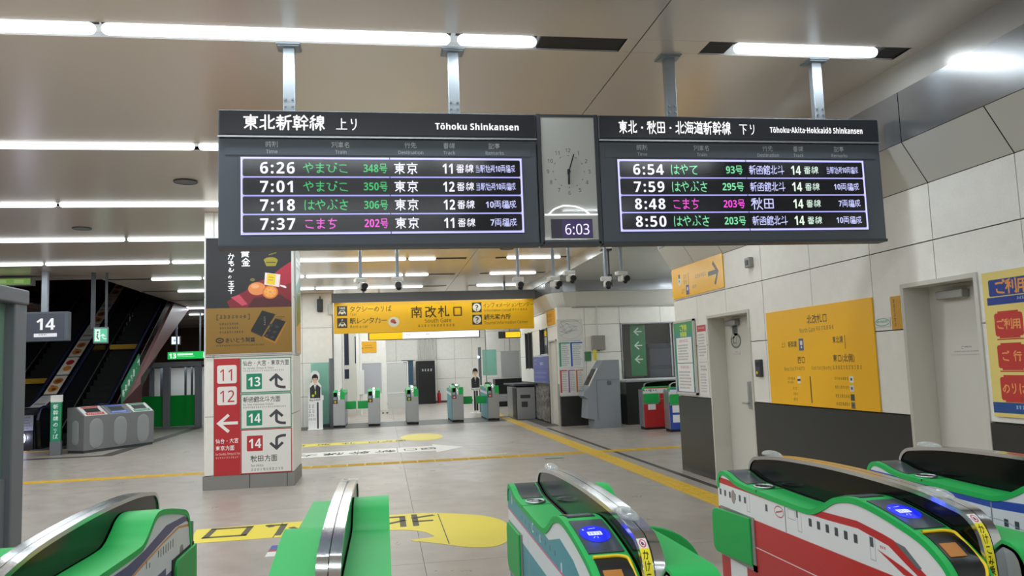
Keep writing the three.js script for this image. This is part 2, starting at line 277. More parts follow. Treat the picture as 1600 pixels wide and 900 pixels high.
const WALL_U = [-11.27, -10.4, -9.46, -8.46, -7.42, -6.41, -5.58, -4.7, -3.7, -2.7, -1.7, -0.7, 0.3, 1.3, 2.3, 3.3, 4.3, 5.3, 6.3, 7.3];
const DOORS = [[-10.07, -8.83, 0, 2.17], [-6.01, -5.14, 0, 2.16]];
{ // right-hand wall: white enamel panels over a dark wainscot, a folded metal band above
  const w = setting('wall_right');
  panels(w, 'wall_panel', { ax: 'x', at: 4.3, u: WALL_U, v: [1.075, 1.785, 2.47, 2.93], holes: DOORS, material: M.enamel });
  panels(w, 'wainscot_panel', { ax: 'x', at: 4.29, u: [-11.27, -10.02, -8.83, -6.01, -5.14, -2.7, 0.3, 3.3, 7.3], v: [0, 1.07], holes: DOORS, gap: 0.006, material: M.wainscot });
  part(w, 'wall_core', merge([span(4.325, 4.6, 0, 4.1, -11.25, -10.08), span(4.325, 4.6, 0, 4.1, -8.82, -6.02), span(4.325, 4.6, 0, 4.1, -5.13, 8), span(4.325, 4.6, 2.18, 4.1, -10.08, -8.82), span(4.325, 4.6, 2.18, 4.1, -6.02, -5.13)]), M.joint);
  for (let i = 0; i + 1 < WALL_U.length; i++) {
    const a = WALL_U[i] + 0.005, b = WALL_U[i + 1] - 0.005;
    part(w, 'soffit_panel', sweep([[4.3, b], [4.3, a]], [[0, 2.932], [0.2, 3.255]]), M.soffit);
    if (i % 3 === 0) part(w, 'metal_band', sweep([[4.3, WALL_U[Math.min(i + 3, WALL_U.length - 1)] - 0.004], [4.3, a]], [[0.2, 3.26], [0.2, 3.665], [0, 3.68]]), M.band);
  }
  part(w, 'soffit_end', slab(shapeOf([[0, 2.93], [-0.2, 3.255], [-0.2, 3.665], [0, 3.68]]), 0.02).translate(4.3, 0, -11.28), M.soffit);
  part(w, 'fascia', metreUV(span(4.3, 4.33, 3.66, 4.05, -11.25, 8)), M.fascia);
  part(w, 'fascia', metreUV(span(4.3, 4.33, 3.76, 4.05, -33, -11.28)), M.fascia);
}
function doorway(n, z0, z1, top, leafLabel) {
  const d = setting('door_' + n);
  part(d, 'door_frame', merge([span(4.285, 4.56, 0, top, z0 - 0.0, z0 + 0.035), span(4.285, 4.56, 0, top, z1 - 0.035, z1), span(4.285, 4.56, top - 0.035, top, z0 + 0.036, z1 - 0.036)]), M.frame);
  const leaf = part(d, 'door_leaf', span(4.52, 4.56, 0.01, top - 0.035, z0 + 0.037, z1 - 0.037), M.door, leafLabel);
  part(d, 'door_closer', merge([rbox(0.07, 0.07, 0.3, 0.01, 4.48, top - 0.12, z0 + 0.36), span(4.46, 4.475, top - 0.065, top - 0.05, z0 + 0.4, z1 - 0.1)]), M.closer);
  return { d, leaf };
}
{
  const a = doorway(1, -10.07, -8.83, 2.17, 'white steel door leaf with a lever lock'), b = doorway(2, -6.01, -5.14, 2.16, 'white steel door leaf');
  const h = part(a.leaf, 'door_handle', merge([rbox(0.035, 0.34, 0.07, 0.008, 4.5, 1.13, -9.36), rbox(0.03, 0.025, 0.16, 0.008, 4.47, 1.03, -9.44), rbox(0.05, 0.025, 0.025, 0.006, 4.49, 1.03, -9.37)]), M.steel, 'steel keypad lock with lever');
  part(b.leaf, 'door_stop', rbox(0.02, 0.03, 0.06, 0.005, 4.51, 1.0, -5.25), M.black);
  // captions under the stickers on the doors
  const cap = printed(tex(200, 50, (c) => { fill(c, '#d8d5cc', 0, 0, 200, 50); write(c, 'ご', 70, 14, 16, { color: '#555' }); fineprint(c, 90, 8, 60, 1, 16, '#555'); fineprint(c, 10, 32, 180, 1, 14, '#666'); }));
  for (const [z, y, w] of [[-5.6, 1.6, 0.3], [-9.72, 1.66, 0.22]]) { const f = faced(w, w / 4, 0.003, cap, M.door), m = part(z > -6 ? b.d : a.d, 'caption', f.geo, f.mats); m.position.set(4.517, y, z); m.rotation.y = -Math.PI / 2; }
}
{ // ticket office beyond the side corridor
  const w = setting('wall_office');
  panels(w, 'wall_panel', { ax: 'z', at: -20.22, side: 1, u: [4.5, 5.22, 6.17, 7.3, 8.4, 9.6], v: [0.76, 1.87, 2.61, 3.08], holes: [[6.2, 9.3, 1.15, 2.6]], material: M.enamel });
  panels(w, 'wainscot_panel', { ax: 'z', at: -20.23, u: [4.5, 5.4, 6.1], v: [0, 0.755], gap: 0.006, material: M.wainscot });
  part(w, 'wall_core', merge([span(4.52, 6.2, 0, 3.07, -20.5, -20.235), span(5, 6.2, 3.07, 4.1, -20.5, -20.3), span(6.2, 9.3, 0, 1.15, -20.5, -20.235), span(6.2, 9.6, 2.6, 4.1, -20.5, -20.235), span(9.3, 9.6, 1.15, 2.6, -20.5, -20.235)]), M.joint);
  panels(w, 'wall_panel', { ax: 'x', at: 4.5, u: [-26, -25.05, -23.8, -22.7, -21.5, -20.2], v: [1.08, 1.87, 2.61, 3.08], holes: [[-25.0, -23.85, 1.5, 2.6], [-22.6, -21.55, 1.9, 2.6], [-21.35, -20.42, 0, 2.25]], material: M.enamel });
  part(w, 'wall_core', merge([span(4.525, 4.6, 0, 1.5, -26, -21.36), span(4.525, 4.6, 2.6, 3.07, -26, -20.5), span(4.6, 4.7, 3.07, 4.1, -26, -20.95), span(4.525, 4.6, 1.5, 2.6, -26, -25), span(4.525, 4.6, 1.5, 2.6, -23.85, -22.6), span(4.525, 4.6, 1.5, 1.9, -22.6, -21.55), span(4.525, 4.6, 0, 4.1, -21.55, -21.36), span(4.525, 4.6, 2.26, 2.6, -21.36, -20.4), span(4.525, 4.6, 0, 2.6, -20.42, -20.3)]), M.joint);
  part(w, 'wall_back', span(4.6, 10, 0, 4, -26.3, -26), M.soffit);
  const path = [[9.6, -20.2], [8.4, -20.2], [7.3, -20.2], [6.17, -20.2], [5.0, -20.2], [4.75, -20.27], [4.57, -20.45], [4.5, -20.7], [4.5, -22.2], [4.5, -24], [4.5, -26]];
  for (const [a, b] of [[0, 2], [2, 3], [3, 4], [4, 7], [7, 8], [8, 10]]) { part(w, 'soffit_panel', sweep(path, [[-0.02, 3.085], [0.02, 3.085], [0.2, 3.465]], a, b), M.soffit); }
  part(w, 'metal_band', sweep(path, [[0.2, 3.47], [0.2, 3.78]]), M.band);
  part(w, 'ledge', sweep(path, [[0.0, 3.05], [0.03, 3.05], [0.03, 3.08], [0.0, 3.08]]), M.closer);
  const win = setting('window_1');
  part(win, 'window_pane', span(6.2, 9.3, 1.17, 2.6, -20.36, -20.35), M.glass);
  part(win, 'window_frame', merge([span(6.18, 6.22, 1.15, 2.62, -20.38, -20.2), span(6.2, 9.3, 2.59, 2.62, -20.38, -20.2), span(7.6, 7.64, 1.17, 2.6, -20.37, -20.33)]), M.steel);
  const w2 = setting('window_2'); part(w2, 'window_pane', span(4.55, 4.56, 1.5, 2.6, -25, -23.85), M.glass); part(w2, 'window_frame', merge([span(4.48, 4.58, 1.48, 2.62, -25.03, -24.99), span(4.48, 4.58, 1.48, 2.62, -24.45, -24.4), span(4.48, 4.58, 1.48, 2.62, -23.88, -23.84)]), M.darkGrey);
  const w3 = setting('window_3'); part(w3, 'window_pane', span(4.55, 4.56, 1.9, 2.6, -22.6, -21.55), M.glass); part(w3, 'window_frame', merge([span(4.48, 4.58, 1.88, 2.62, -22.63, -22.59), span(4.48, 4.58, 1.88, 2.62, -21.58, -21.54)]), M.darkGrey);
  const d3 = setting('door_3'); part(d3, 'door_leaf', span(4.53, 4.57, 0.01, 2.2, -21.32, -20.45), M.door); part(d3, 'door_frame', merge([span(4.47, 4.58, 0, 2.25, -21.36, -21.32), span(4.47, 4.58, 0, 2.25, -20.45, -20.41), span(4.47, 4.58, 2.21, 2.25, -21.36, -20.41)]), M.frame);
}
{ // far walls beyond the south gate
  const a = setting('wall_south_left');
  panels(a, 'wall_panel', { ax: 'z', at: -24.62, u: [-3.6, -2.4, -1.5], v: [0, 0.9, 1.9, 2.96, 4], material: M.enamel });
  part(a, 'wall_core', merge([span(-3.6, -1.5, 0, 4.1, -24.9, -24.63), span(-3.6, -3.3, 0, 4.1, -41, -24.9)]), M.joint);
  part(a, 'wall_return', metreUV(merge([span(-1.52, -1.5, 0, 4, -33, -24.6), span(-1.5, 0.1, 0, 4, -33.3, -33)])), M.enamel);
  const b = setting('wall_south');
  panels(b, 'wall_panel', { ax: 'z', at: -38.02, u: [-0.6, 0.6, 1.65, 2.5, 3.37, 4.2, 5.3], v: [0.08, 1.12, 2.03, 3.0, 4], material: M.enamel });
  part(b, 'wall_core', span(-0.6, 10, 0, 4.1, -38.3, -38.03), M.joint);
  part(b, 'wall_side', metreUV(merge([span(-0.62, -0.6, 0, 4, -38, -33.3), span(5.3, 5.32, 0, 4, -38, -33.4)])), M.enamel);
  const c = setting('wall_south_right');
  panels(c, 'wall_panel', { ax: 'z', at: -33.42, u: [4.3, 5.1, 5.9, 7, 8.2, 9.6], v: [0.05, 1.12, 2.24, 3.1, 4], material: M.enamel });
  part(c, 'wall_core', span(4.3, 10, 0, 4.1, -33.7, -33.43), M.joint);
  const d = setting('wall_left'); part(d, 'wall_sheet', span(-11.2, -11, 0, 8, -42, 8), M.mauve);
  const e = setting('wall_behind'); part(e, 'wall_sheet', metreUV(span(-11.2, 4.6, 0, 4.1, 7.3, 7.5)), M.enamel);
  const f = setting('wall_corridor'); part(f, 'wall_sheet', metreUV(span(9.6, 9.8, 0, 4.1, -42, -11)), M.enamel); part(f, 'wall_rear', metreUV(span(4.61, 9.8, 0, 4.1, -11.2, -11)), M.enamel);
  const g = setting('wall_back_left'); part(g, 'wall_sheet', span(-11, -3.3, 0, 4.1, -41.2, -41), M.brown);
}

// ================= CEILING LIGHTS =================
const TROW = ['nearest row, above the departure boards', 'second row of ceiling slots', 'third row of ceiling slots', 'fourth row of ceiling slots', 'fifth row of ceiling slots', 'sixth row of ceiling slots', 'seventh row of ceiling slots', 'eighth row of ceiling slots', 'ninth row of ceiling slots', 'tenth row of ceiling slots', 'eleventh row of ceiling slots'];
const TPOS = ['short tube piece at the right end', 'first long tube left of the short end piece', 'second long tube left of the short end piece', 'third long tube left of the short end piece', 'fourth long tube left of the short end piece', 'fifth long tube left of the short end piece'];
function tubeLight(x0, x1, k, label, group) {
  const len = x1 - x0, t = thing('ceiling_light', label, 'ceiling light', [(x0 + x1) / 2, CEIL, rowZ(k)], 0, group);
  part(t, 'tube', new THREE.CapsuleGeometry(0.042, len - 0.11, 4, 12).rotateZ(Math.PI / 2).translate(0, 0.0, 0), M.tube);
  for (const s of [-1, 1]) part(t, 'lamp_holder', box(0.05, 0.08, 0.09, s * (len / 2 - 0.03), 0.09, 0), M.slot);
  const l = new THREE.RectAreaLight(TUBE_COLOR, TUBE_LIGHT, len - 0.08, 0.085); l.position.set(0, -0.047, 0); l.rotation.x = -Math.PI / 2; t.add(l);
  return t;
}
for (let k = -4; k < 11; k++) {
  const seen = k >= 0, g = seen ? 'tube lights in the long slots left of the ceiling joint' : 'tube lights behind the viewer', stop = k === 5 ? -5.5 : k === 6 ? -5.6 : k === 7 ? -4.4 : k > 7 ? -7.3 : -9.2;
  const row = seen ? TROW[k] : ['first', 'second', 'third', 'fourth'][-k - 1] + ' row behind the viewer';
  tubeLight(0.57, 1.19, k, 'white ' + TPOS[0] + ', ' + row, g);
  for (let i = 0; i < 5; i++) { const x1 = 0.545 - 2.43 * i, x0 = Math.max(x1 - 2.42, stop); if (x1 - x0 > 0.5) tubeLight(x0, x1, k, 'white ' + TPOS[i + 1] + ', ' + row, g); }
  tubeLight(2.73, 3.98, k, 'single tube in the short right-hand slot, ' + row, 'single tubes in the right-hand slots');
}
for (const [z, w] of [[-27.2, 'first'], [-30.1, 'second'], [-33, 'third'], [-35.9, 'fourth']]) for (const x of [-0.9, 1.65]) tubeLight(x, x + 2.4, (EYE_ROW - z) / ROW, (x < 0 ? 'left' : 'right') + ' tube light behind the yellow gate sign, ' + w + ' row beyond it', 'tube lights beyond the gate sign');
for (const [z, w] of [[-19.3, 'nearest the office window'], [-18, 'second from the office window'], [-16.2, 'third from the office window'], [-14.4, 'fourth from the office window'], [-12.6, 'behind the white wall']]) {
  const t = thing('ceiling_light', 'surface tube light of the side corridor, ' + w, 'ceiling light', [8.35, 3.76, z]);
  part(t, 'tube', new THREE.CapsuleGeometry(0.042, 1.6, 4, 12).rotateZ(Math.PI / 2).translate(0, -0.05, 0), M.tube); part(t, 'lamp_holder', box(1.8, 0.03, 0.12, 0, -0.015, 0), M.white);
  const l = new THREE.RectAreaLight(TUBE_COLOR, TUBE_LIGHT, 1.65, 0.085); l.position.set(0, -0.1, 0); l.rotation.x = -Math.PI / 2; t.add(l);
}

// ================= DEPARTURE BOARDS =================
const BZ = -5.74;
const pole = (t, x, h0, h1, z) => {
  part(t, 'pole', merge([rbox(0.085, h1 - h0, 0.06, 0.006, x, (h0 + h1) / 2, z), box(0.15, 0.02, 0.13, x, h1 - 0.01, z), box(0.17, 0.015, 0.16, x, h1 - 0.004, z)]), M.pole);
  const p = t.children[t.children.length - 1];
  for (const dx of [-0.025, 0.025]) for (const dy of [0.05, 0.1]) part(p, 'bolt', cyl(0.009, 0.009, 0.012, 0, 0, 0, 10).rotateX(Math.PI / 2).translate(x + dx, h0 + dy, z + 0.034), M.steel);
};
function board(label, x0, x1, head, heads, rows, cols, sx0, sx1, polesAt) {
  const w = x1 - x0, t = thing('departure_board', label, 'departure board', [(x0 + x1) / 2, 0, BZ], 0);
  part(t, 'housing', rbox(w, 0.79, 0.11, 0.012, 0, 2.898, -0.075), M.boardBody);
  part(t, 'base_rail', merge([box(w - 0.002, 0.022, 0.13, 0, 2.5, -0.075)]), M.darkGrey);
  part(t, 'divider_rail', box(w, 0.012, 0.03, 0, 3.298, -0.015), M.steel);
  part(t, 'header', rbox(w, 0.19, 0.12, 0.01, 0, 3.402, -0.071), M.boardHead);
  face(t, 'header_panel', w - 0.03, 0.17, 0.006, lit(tex(w * 600, 102, (c, W, H) => { fill(c, '#15181d', 0, 0, W, H); head(c, W, H); }), 1.15), [0, 3.402, -0.008], M.black, 'dark header with lit white lettering');
  const lw = w - 0.1;
  face(t, 'heading_strip', lw, 0.115, 0.004, new THREE.MeshStandardMaterial({ color: 0xffffff, roughness: 0.5, metalness: 0.2, map: tex(lw * 500, 57, (c, W, H) => { fill(c, '#565d66', 0, 0, W, H); for (const [u, jp, en] of heads) { write(c, jp, u * W, 18, 21, { color: '#cdd1d6', align: 'center' }); write(c, en, u * W, 44, 17, { color: '#b9bec5', align: 'center' }); } }) }), [0, 3.225, -0.019], M.boardBody);
  const sw = sx1 - sx0;
  face(t, 'screen', sw, 0.565, 0.012, lit(tex(1220, 340, (c, W, H) => {
    fill(c, '#07080d', 0, 0, W, H); fill(c, '#a9a8ff', 0, 0, W, H); fill(c, '#d9d6ff', 2, 2, W - 4, H - 4); fill(c, '#a9a8ff', 8, 6, W - 16, H - 12);
    rows.forEach((r, i) => {
      const y = 10 + i * 81.5, m = y + 38;
      round(c, '#0a0b10', 9, y, W - 18, 75, 8);
      for (const q of r) write(c, q[0], cols[q[1]] * W, m, q[3] ?? 58, { color: q[2], align: q[4] ?? 'left', squeeze: q[5] ?? 1, weight: 0.1, track: q[6] ?? 0, bold: true });
    });
    fill(c, '#05060a', W * cols[9], 0, 3, H);
  }), 1.1, 0.15), [(sx0 + sx1) / 2 - (x0 + x1) / 2, 2.868, -0.014], M.black, 'lit screen with four lines of trains');
  for (const px of polesAt) pole(t, px - (x0 + x1) / 2, 3.49, 4.0, -0.075);
  return t;
}
const WHT = '#f1efff', GRN = '#2fb565', MAG = '#f04fd6', LAV = '#c9ccff';
const HEADS = (a, b, d, e, f) => [[a, '時刻', 'Time'], [b, '列車名', 'Train'], [d, '行先', 'Destination'], [e, '番線', 'Track'], [f, '記事', 'Remarks']];
const L = [0.19, 0.213, 0.51, 0.53, 0.704, 0.755, 0.975, 0.395, 0.6, 0.515];
const rowL = (t, n, col, no, dest, tr, rem, s, sq) => [[t, 0, WHT, 64, 'right', 1, 5], [n, 1, col, 46], [no, 2, col, 44, 'right', 0.86], [dest, 3, WHT, 52], [tr, 4, WHT, 58, 'left', 0.8], ['番線', 5, WHT, 38], [rem, 6, LAV, s, 'right', sq]];
board('wide departure board left of the clock, headed by five large white characters', -1.13, 1.178, (c, W) => { write(c, '東北新幹線', 96, 50, 66, { weight: 0.11 }); write(c, '上り', 490, 54, 52, { weight: 0.1 }); write(c, 'Tōhoku Shinkansen', W - 70, 58, 38, { align: 'right', bold: true }); },
  HEADS(0.145, 0.365, 0.593, 0.722, 0.876), [rowL('6:26', 'やまびこ', GRN, '348号', '東京', '11', '当駅始発10両編成', 34, 0.62), rowL('7:01', 'やまびこ', GRN, '350号', '東京', '12', '当駅始発10両編成', 34, 0.62), rowL('7:18', 'はやぶさ', GRN, '306号', '東京', '12', '10両編成', 36, 0.9), rowL('7:37', 'こまち', MAG, '202号', '東京', '11', '7両編成', 36, 0.9)], L, -0.975, 1.057, [-0.64, 0.565]);
const L2 = [0.184, 0.205, 0.497, 0.52, 0.69, 0.745, 0.975, 0.395, 0.6, 0.507], GR2 = '#79dba0';
const rowR = (t, n, col, no, dest, ds, tr, rem, s, sq) => [[t, 0, WHT, 64, 'right', 1, 5], [n, 1, col, 50, 'left', 0.85], [no, 2, col, 44, 'right', 0.88], [dest, 3, LAV, ds, 'left', ds > 45 ? 1 : 0.76], [tr, 4, '#dff3e0', 56, 'left', 0.8], ['番線', 5, '#cfe6d8', 36], [rem, 6, LAV, s, 'right', sq]];
board('wide departure board right of the clock, next to the white wall', 1.665, 4.03, (c, W) => { write(c, '東北・秋田・北海道新幹線', 88, 50, 62, { squeeze: 0.71, weight: 0.11 }); write(c, '下り', 688, 54, 50, { squeeze: 0.9 }); write(c, 'Tōhoku·Akita·Hokkaidō Shinkansen', W - 80, 54, 37, { align: 'right', bold: true, squeeze: 0.72 }); },
  HEADS(0.13, 0.345, 0.59, 0.705, 0.862), [rowR('6:54', 'はやて', GR2, '93号', '新函館北斗', 44, '14', '当駅始発10両編成', 33, 0.58), rowR('7:59', 'はやぶさ', GR2, '295号', '新函館北斗', 44, '14', '10両編成', 36, 0.85), rowR('8:48', 'こまち', MAG, '203号', '秋田', 56, '14', '7両編成', 36, 0.85), rowR('8:50', 'はやぶさ', GR2, '203号', '新函館北斗', 44, '14', '10両編成', 36, 0.85)], L2, 1.802, 3.868, [2.285, 3.545]);
{ // clock panel between the boards
  const t = thing('clock_panel', 'narrow grey clock panel with dial and digital time between the two boards', 'clock', [1.425, 0, BZ]);
  part(t, 'housing', rbox(0.44, 0.98, 0.11, 0.012, 0, 3.0, -0.085), M.grey);
  part(t, 'trim', merge([box(0.03, 1.0, 0.13, -0.228, 3.0, -0.08), box(0.03, 1.0, 0.13, 0.222, 3.0, -0.08), box(0.44, 0.02, 0.12, 0, 3.49, -0.08), box(0.45, 0.025, 0.13, 0, 2.502, -0.08)]), M.darkGrey);
  const front = phys({ color: 0xffffff, roughness: 0.5, clearcoat: 1, clearcoatRoughness: 0.04, map: tex(420, 950, (c, W, H) => {
    fill(c, '#b9bbb6', 0, 0, W, H);
    const cx = 205, cy = 425;
    for (let i = 1; i <= 12; i++) { const a = i * Math.PI / 6; write(c, String(i), cx + Math.sin(a) * 162, cy - Math.cos(a) * 165, 38, { color: '#33373b', align: 'center', bold: false }); disc(c, '#3b3f43', cx + Math.sin(a) * 122, cy - Math.cos(a) * 124, 4); }
    for (let i = 0; i < 60; i++) { const a = i * Math.PI / 30; disc(c, '#55595c', cx + Math.sin(a) * 122, cy - Math.cos(a) * 124, 1.4); }
  }) });
  face(t, 'clock_face', 0.42, 0.95, 0.006, front, [0, 3.005, -0.026], M.grey);
  const hand = (len, w, ang, z) => { const g = merge([box(w, len, 0.006, 0, len * 0.4, 0), box(w * 1.5, len * 0.2, 0.006, 0, -len * 0.06, 0)]).rotateZ(-ang); return g.translate(-0.005, 3.055, z); };
  part(t, 'hour_hand', hand(0.11, 0.014, R(181.5), -0.018), M.black); part(t, 'minute_hand', hand(0.155, 0.009, R(18), -0.014), M.black); part(t, 'hub', cyl(0.012, 0.012, 0.012).rotateX(Math.PI / 2).translate(-0.005, 3.055, -0.014), M.black);
  const glow = new THREE.MeshStandardMaterial({ color: 0xffffff, emissive: 0xffffff, emissiveIntensity: 1.0 });
  part(t, 'emblem', merge([tubeAlong([[-0.175, 2.724, -0.02], [-0.13, 2.765, -0.02], [-0.06, 2.79, -0.02], [0.03, 2.785, -0.02], [0.1, 2.76, -0.02], [0.145, 2.723, -0.02]], 0.005, 30), box(0.41, 0.009, 0.006, 0, 2.722, -0.02)]), glow, 'white arch over a white line');
  face(t, 'digital_display', 0.32, 0.145, 0.006, lit(tex(320, 145, (c) => { fill(c, '#25222e', 0, 0, 320, 145); fill(c, '#2f2450', 84, 6, 230, 132); write(c, '6:03', 300, 76, 104, { color: '#f3e6ff', align: 'right', squeeze: 0.92 }); }), 1.1), [0, 2.615, -0.02], M.black, 'lit digits reading 6:03');
  part(t, 'conduit', tubeAlong([[-0.06, 3.49, -0.2], [-0.06, 3.53, -0.2], [-0.05, 3.545, -0.2], [0.25, 3.49, -0.2]], 0.006, 20), M.darkGrey);
}

// ================= COLUMN WITH SIGNS =================
const arrowUp = (c, x, y, s, col, flip = false) => { // bent arrow: up, or down when flipped
  c.save(); c.translate(x, y); if (flip) c.scale(1, -1); c.strokeStyle = col; c.lineWidth = s * 0.17; c.lineJoin = 'miter'; c.lineCap = 'butt';
  c.beginPath(); c.moveTo(-s * 0.5, -s * 0.05); c.lineTo(-s * 0.1, -s * 0.42); c.lineTo(s * 0.3, -s * 0.05); c.stroke();
  c.beginPath(); c.moveTo(-s * 0.1, -s * 0.4); c.lineTo(-s * 0.1, s * 0.15); c.quadraticCurveTo(-s * 0.1, s * 0.4, s * 0.5, s * 0.4); c.stroke(); c.restore();
};
{
  const t = setting('column'), X0 = -2.55, X1 = -1.305, Z0 = -12.0, Z1 = -13.05;
  part(t, 'column_core', span(X0 + 0.02, X1 - 0.02, 0, 4.05, Z1 + 0.02, Z0 - 0.02), M.joint);
  const cuts = [0.2, 1.03, 1.88, 2.75, 3.6, 4.0];
  panels(t, 'column_panel', { ax: 'z', at: Z0 - 0.02, side: 1, u: [X0 + 0.03, X0 + 0.14, -1.335, X1 - 0.03], v: cuts, gap: 0.008, material: M.enamel });
  panels(t, 'column_panel', { ax: 'x', at: X1 - 0.02, side: 1, u: [Z1, Z0 - 0.03], v: cuts, gap: 0.008, material: M.enamel });
  panels(t, 'column_panel', { ax: 'x', at: X0 + 0.02, side: -1, u: [Z1, Z0 - 0.03], v: cuts, gap: 0.008, material: M.enamel });
  panels(t, 'column_panel', { ax: 'z', at: Z1 + 0.02, side: -1, u: [X0 + 0.03, X1 - 0.03], v: cuts, gap: 0.008, material: M.enamel });
  for (const [x, z] of [[X0 + 0.03, Z0 - 0.03], [X1 - 0.03, Z0 - 0.03]]) part(t, 'corner_panel', merge([0.2, 1.03, 1.88, 2.75].map((y, i) => cyl(0.03, 0.03, [0.82, 0.84, 0.86, 1.24][i], x, y + 0.005 + [0.82, 0.84, 0.86, 1.24][i] / 2, z, 12))), M.enamel);
  for (const [a, b] of [[X0 - 0.01, -1.92], [-1.915, -1.4], [-1.395, X1 + 0.01]]) part(t, 'skirting_panel', span(a, b - 0.004, 0, 0.195, Z1 - 0.01, Z0 + 0.012), M.base);

  const ad = tex(540, 760, (c, W, H) => {
    fill(c, '#1b1a1e', 0, 0, W, H); fill(c, '#8e6a22', 0, 462, W, H - 462);
    poly(c, '#7d1424', [[130, 420], [190, 380], [250, 350], [300, 300], [420, 260], [W, 190], [W, 462], [150, 462]]); poly(c, '#a11f33', [[420, 250], [470, 205], [W, 160], [W, 300], [460, 330]]); poly(c, '#4b0d16', [[260, 460], [300, 400], [470, 380], [W, 430], [W, 462]]); poly(c, '#c8475a', [[155, 392], [210, 375], [262, 440], [225, 448]]);
    write(c, '黄', 218, 100, 56, { weight: 0.12 }); write(c, '金', 222, 162, 56, { weight: 0.12 });
    ['か', 'も', 'め', 'の', '玉', '子'].forEach((s, i) => { if (s === 'め') { c.strokeStyle = '#fff'; c.lineWidth = 5; c.beginPath(); c.ellipse(158, 212, 15, 10, -0.4, 0, 5); c.stroke(); line(c, '#fff', 5, [[148, 196], [160, 226]]); } else write(c, s, 136, 122 + i * 45, s === 'の' ? 24 : 42, { weight: 0.13 }); });
    disc(c, '#8d8324', 408, 150, 44, 20); poly(c, '#8d8324', [[365, 150], [455, 150], [440, 190], [380, 190]]); line(c, '#1b1a1e', 5, [[380, 165], [440, 165]]); line(c, '#7a7020', 7, [[395, 115], [445, 100]]); disc(c, '#6e6a20', 292, 278, 16, 10);
    poly(c, '#e9d8d6', [[372, 232], [470, 246], [462, 330], [366, 312]]); poly(c, '#e6c42a', [[386, 238], [440, 246], [434, 316], [380, 306]]); line(c, '#b48b16', 4, [[395, 262], [428, 266]]); line(c, '#b48b16', 4, [[392, 280], [424, 284]]);
    disc(c, '#e28a4e', 320, 338, 56, 43); disc(c, '#f0a873', 308, 322, 26, 15); disc(c, '#d97a33', 404, 362, 50, 44); disc(c, '#f0a04e', 404, 362, 40, 35); disc(c, '#f3b566', 404, 360, 22, 18); for (let i = 0; i < 7; i++) line(c, '#e08a3a', 3, [[404, 361], [404 + 38 * Math.cos(i * 0.9), 361 + 33 * Math.sin(i * 0.9)]]);
    poly(c, '#f1efe8', [[466, 314], [500, 322], [510, 334], [500, 338], [468, 324]]);
    poly(c, '#121316', [[352, 482], [436, 510], [352, 648], [280, 610]]); poly(c, '#2a2b2d', [[280, 610], [352, 648], [352, 656], [280, 620]]); poly(c, '#141517', [[436, 535], [502, 560], [430, 688], [360, 652]]); poly(c, '#b0771d', [[502, 560], [508, 566], [436, 704], [362, 668], [360, 652], [430, 688]]);
    for (let i = 0; i < 6; i++) disc(c, '#33363a', 408 + (i % 2) * 36 + Math.floor(i / 2) * -14, 580 + Math.floor(i / 2) * 34 + (i % 2) * 12, 13, 9);
    fineprint(c, 362, 524, 14, 5, 12, '#ddd6c6'); line(c, '#2a220f', 4, [[78, 505], [68, 505], [68, 538], [78, 538]]); line(c, '#2a220f', 4, [[262, 505], [272, 505], [272, 538], [262, 538]]);
    fineprint(c, 84, 508, 176, 1, 40, '#2a220f', 0.55); fineprint(c, 84, 558, 160, 3, 27, '#33290f', 0.5);
    ring(c, '#1d1810', 86, 672, 22, 14, 8); line(c, '#1d1810', 6, [[76, 672], [96, 672]]); write(c, 'さいとう製菓', 118, 672, 30, { color: '#1d1810', weight: 0.14 }); fineprint(c, 64, 700, 300, 1, 20, '#3a2f14', 0.5); fineprint(c, 440, 524, 60, 2, 14, '#2a220f', 0.5);
  });
  const p = thing('poster', 'black and gold confectionery poster with orange eggs, upper half of column', 'poster', [-1.915, 2.765, Z0 + 0.012]);
  face(p, 'poster_sheet', 1.2, 1.69, 0.012, printed(ad, 0.3), [0, 0, 0.006], M.black);
  part(p, 'poster_frame', merge([box(1.22, 0.012, 0.016, 0, 0.851, 0.004), box(1.22, 0.012, 0.016, 0, -0.851, 0.004), box(0.012, 1.71, 0.016, -0.606, 0, 0.004), box(0.012, 1.71, 0.016, 0.606, 0, 0.004)]), M.steel);

  const small = (c, y) => { write(c, 'for Sendai, Ōmiya & Tokyo', 16, y, 13, { color: '#777' }); };
  const r = single('direction_sign', 'tall red sign with platforms 11 and 12 and a white left arrow', 'sign', ...(() => { const f = faced(0.36, 1.655, 0.012, printed(tex(200, 920, (c, W, H) => {
    fill(c, '#bf2a30', 0, 0, W, H);
    for (const [n, y] of [['11', 52], ['12', 222]]) { round(c, '#f1ece8', 24, y, 150, 146, 16); write(c, n, 99, y + 76, 118, { color: '#bf2a30', align: 'center', squeeze: 0.9 }); }
    c.strokeStyle = '#f6f2ee'; c.lineWidth = 24; c.lineJoin = 'miter'; c.beginPath(); c.moveTo(112, 446); c.lineTo(36, 512); c.lineTo(112, 580); c.stroke(); line(c, '#f6f2ee', 24, [[40, 512], [182, 512]]);
    write(c, '仙台・大宮', 12, 650, 36, { squeeze: 0.92, weight: 0.11 }); write(c, '東京方面', 12, 706, 36, { squeeze: 0.95, weight: 0.11 }); write(c, 'for Sendai, Ōmiya & Tokyo', 12, 752, 22, { squeeze: 0.72, color: '#f3d9d4' }); fineprint(c, 12, 774, 170, 1, 24, '#e9b9b4', 0.6);
  })), M.white); return [f.geo, f.mats]; })(), [-2.225, 1.025, Z0 + 0.009]);
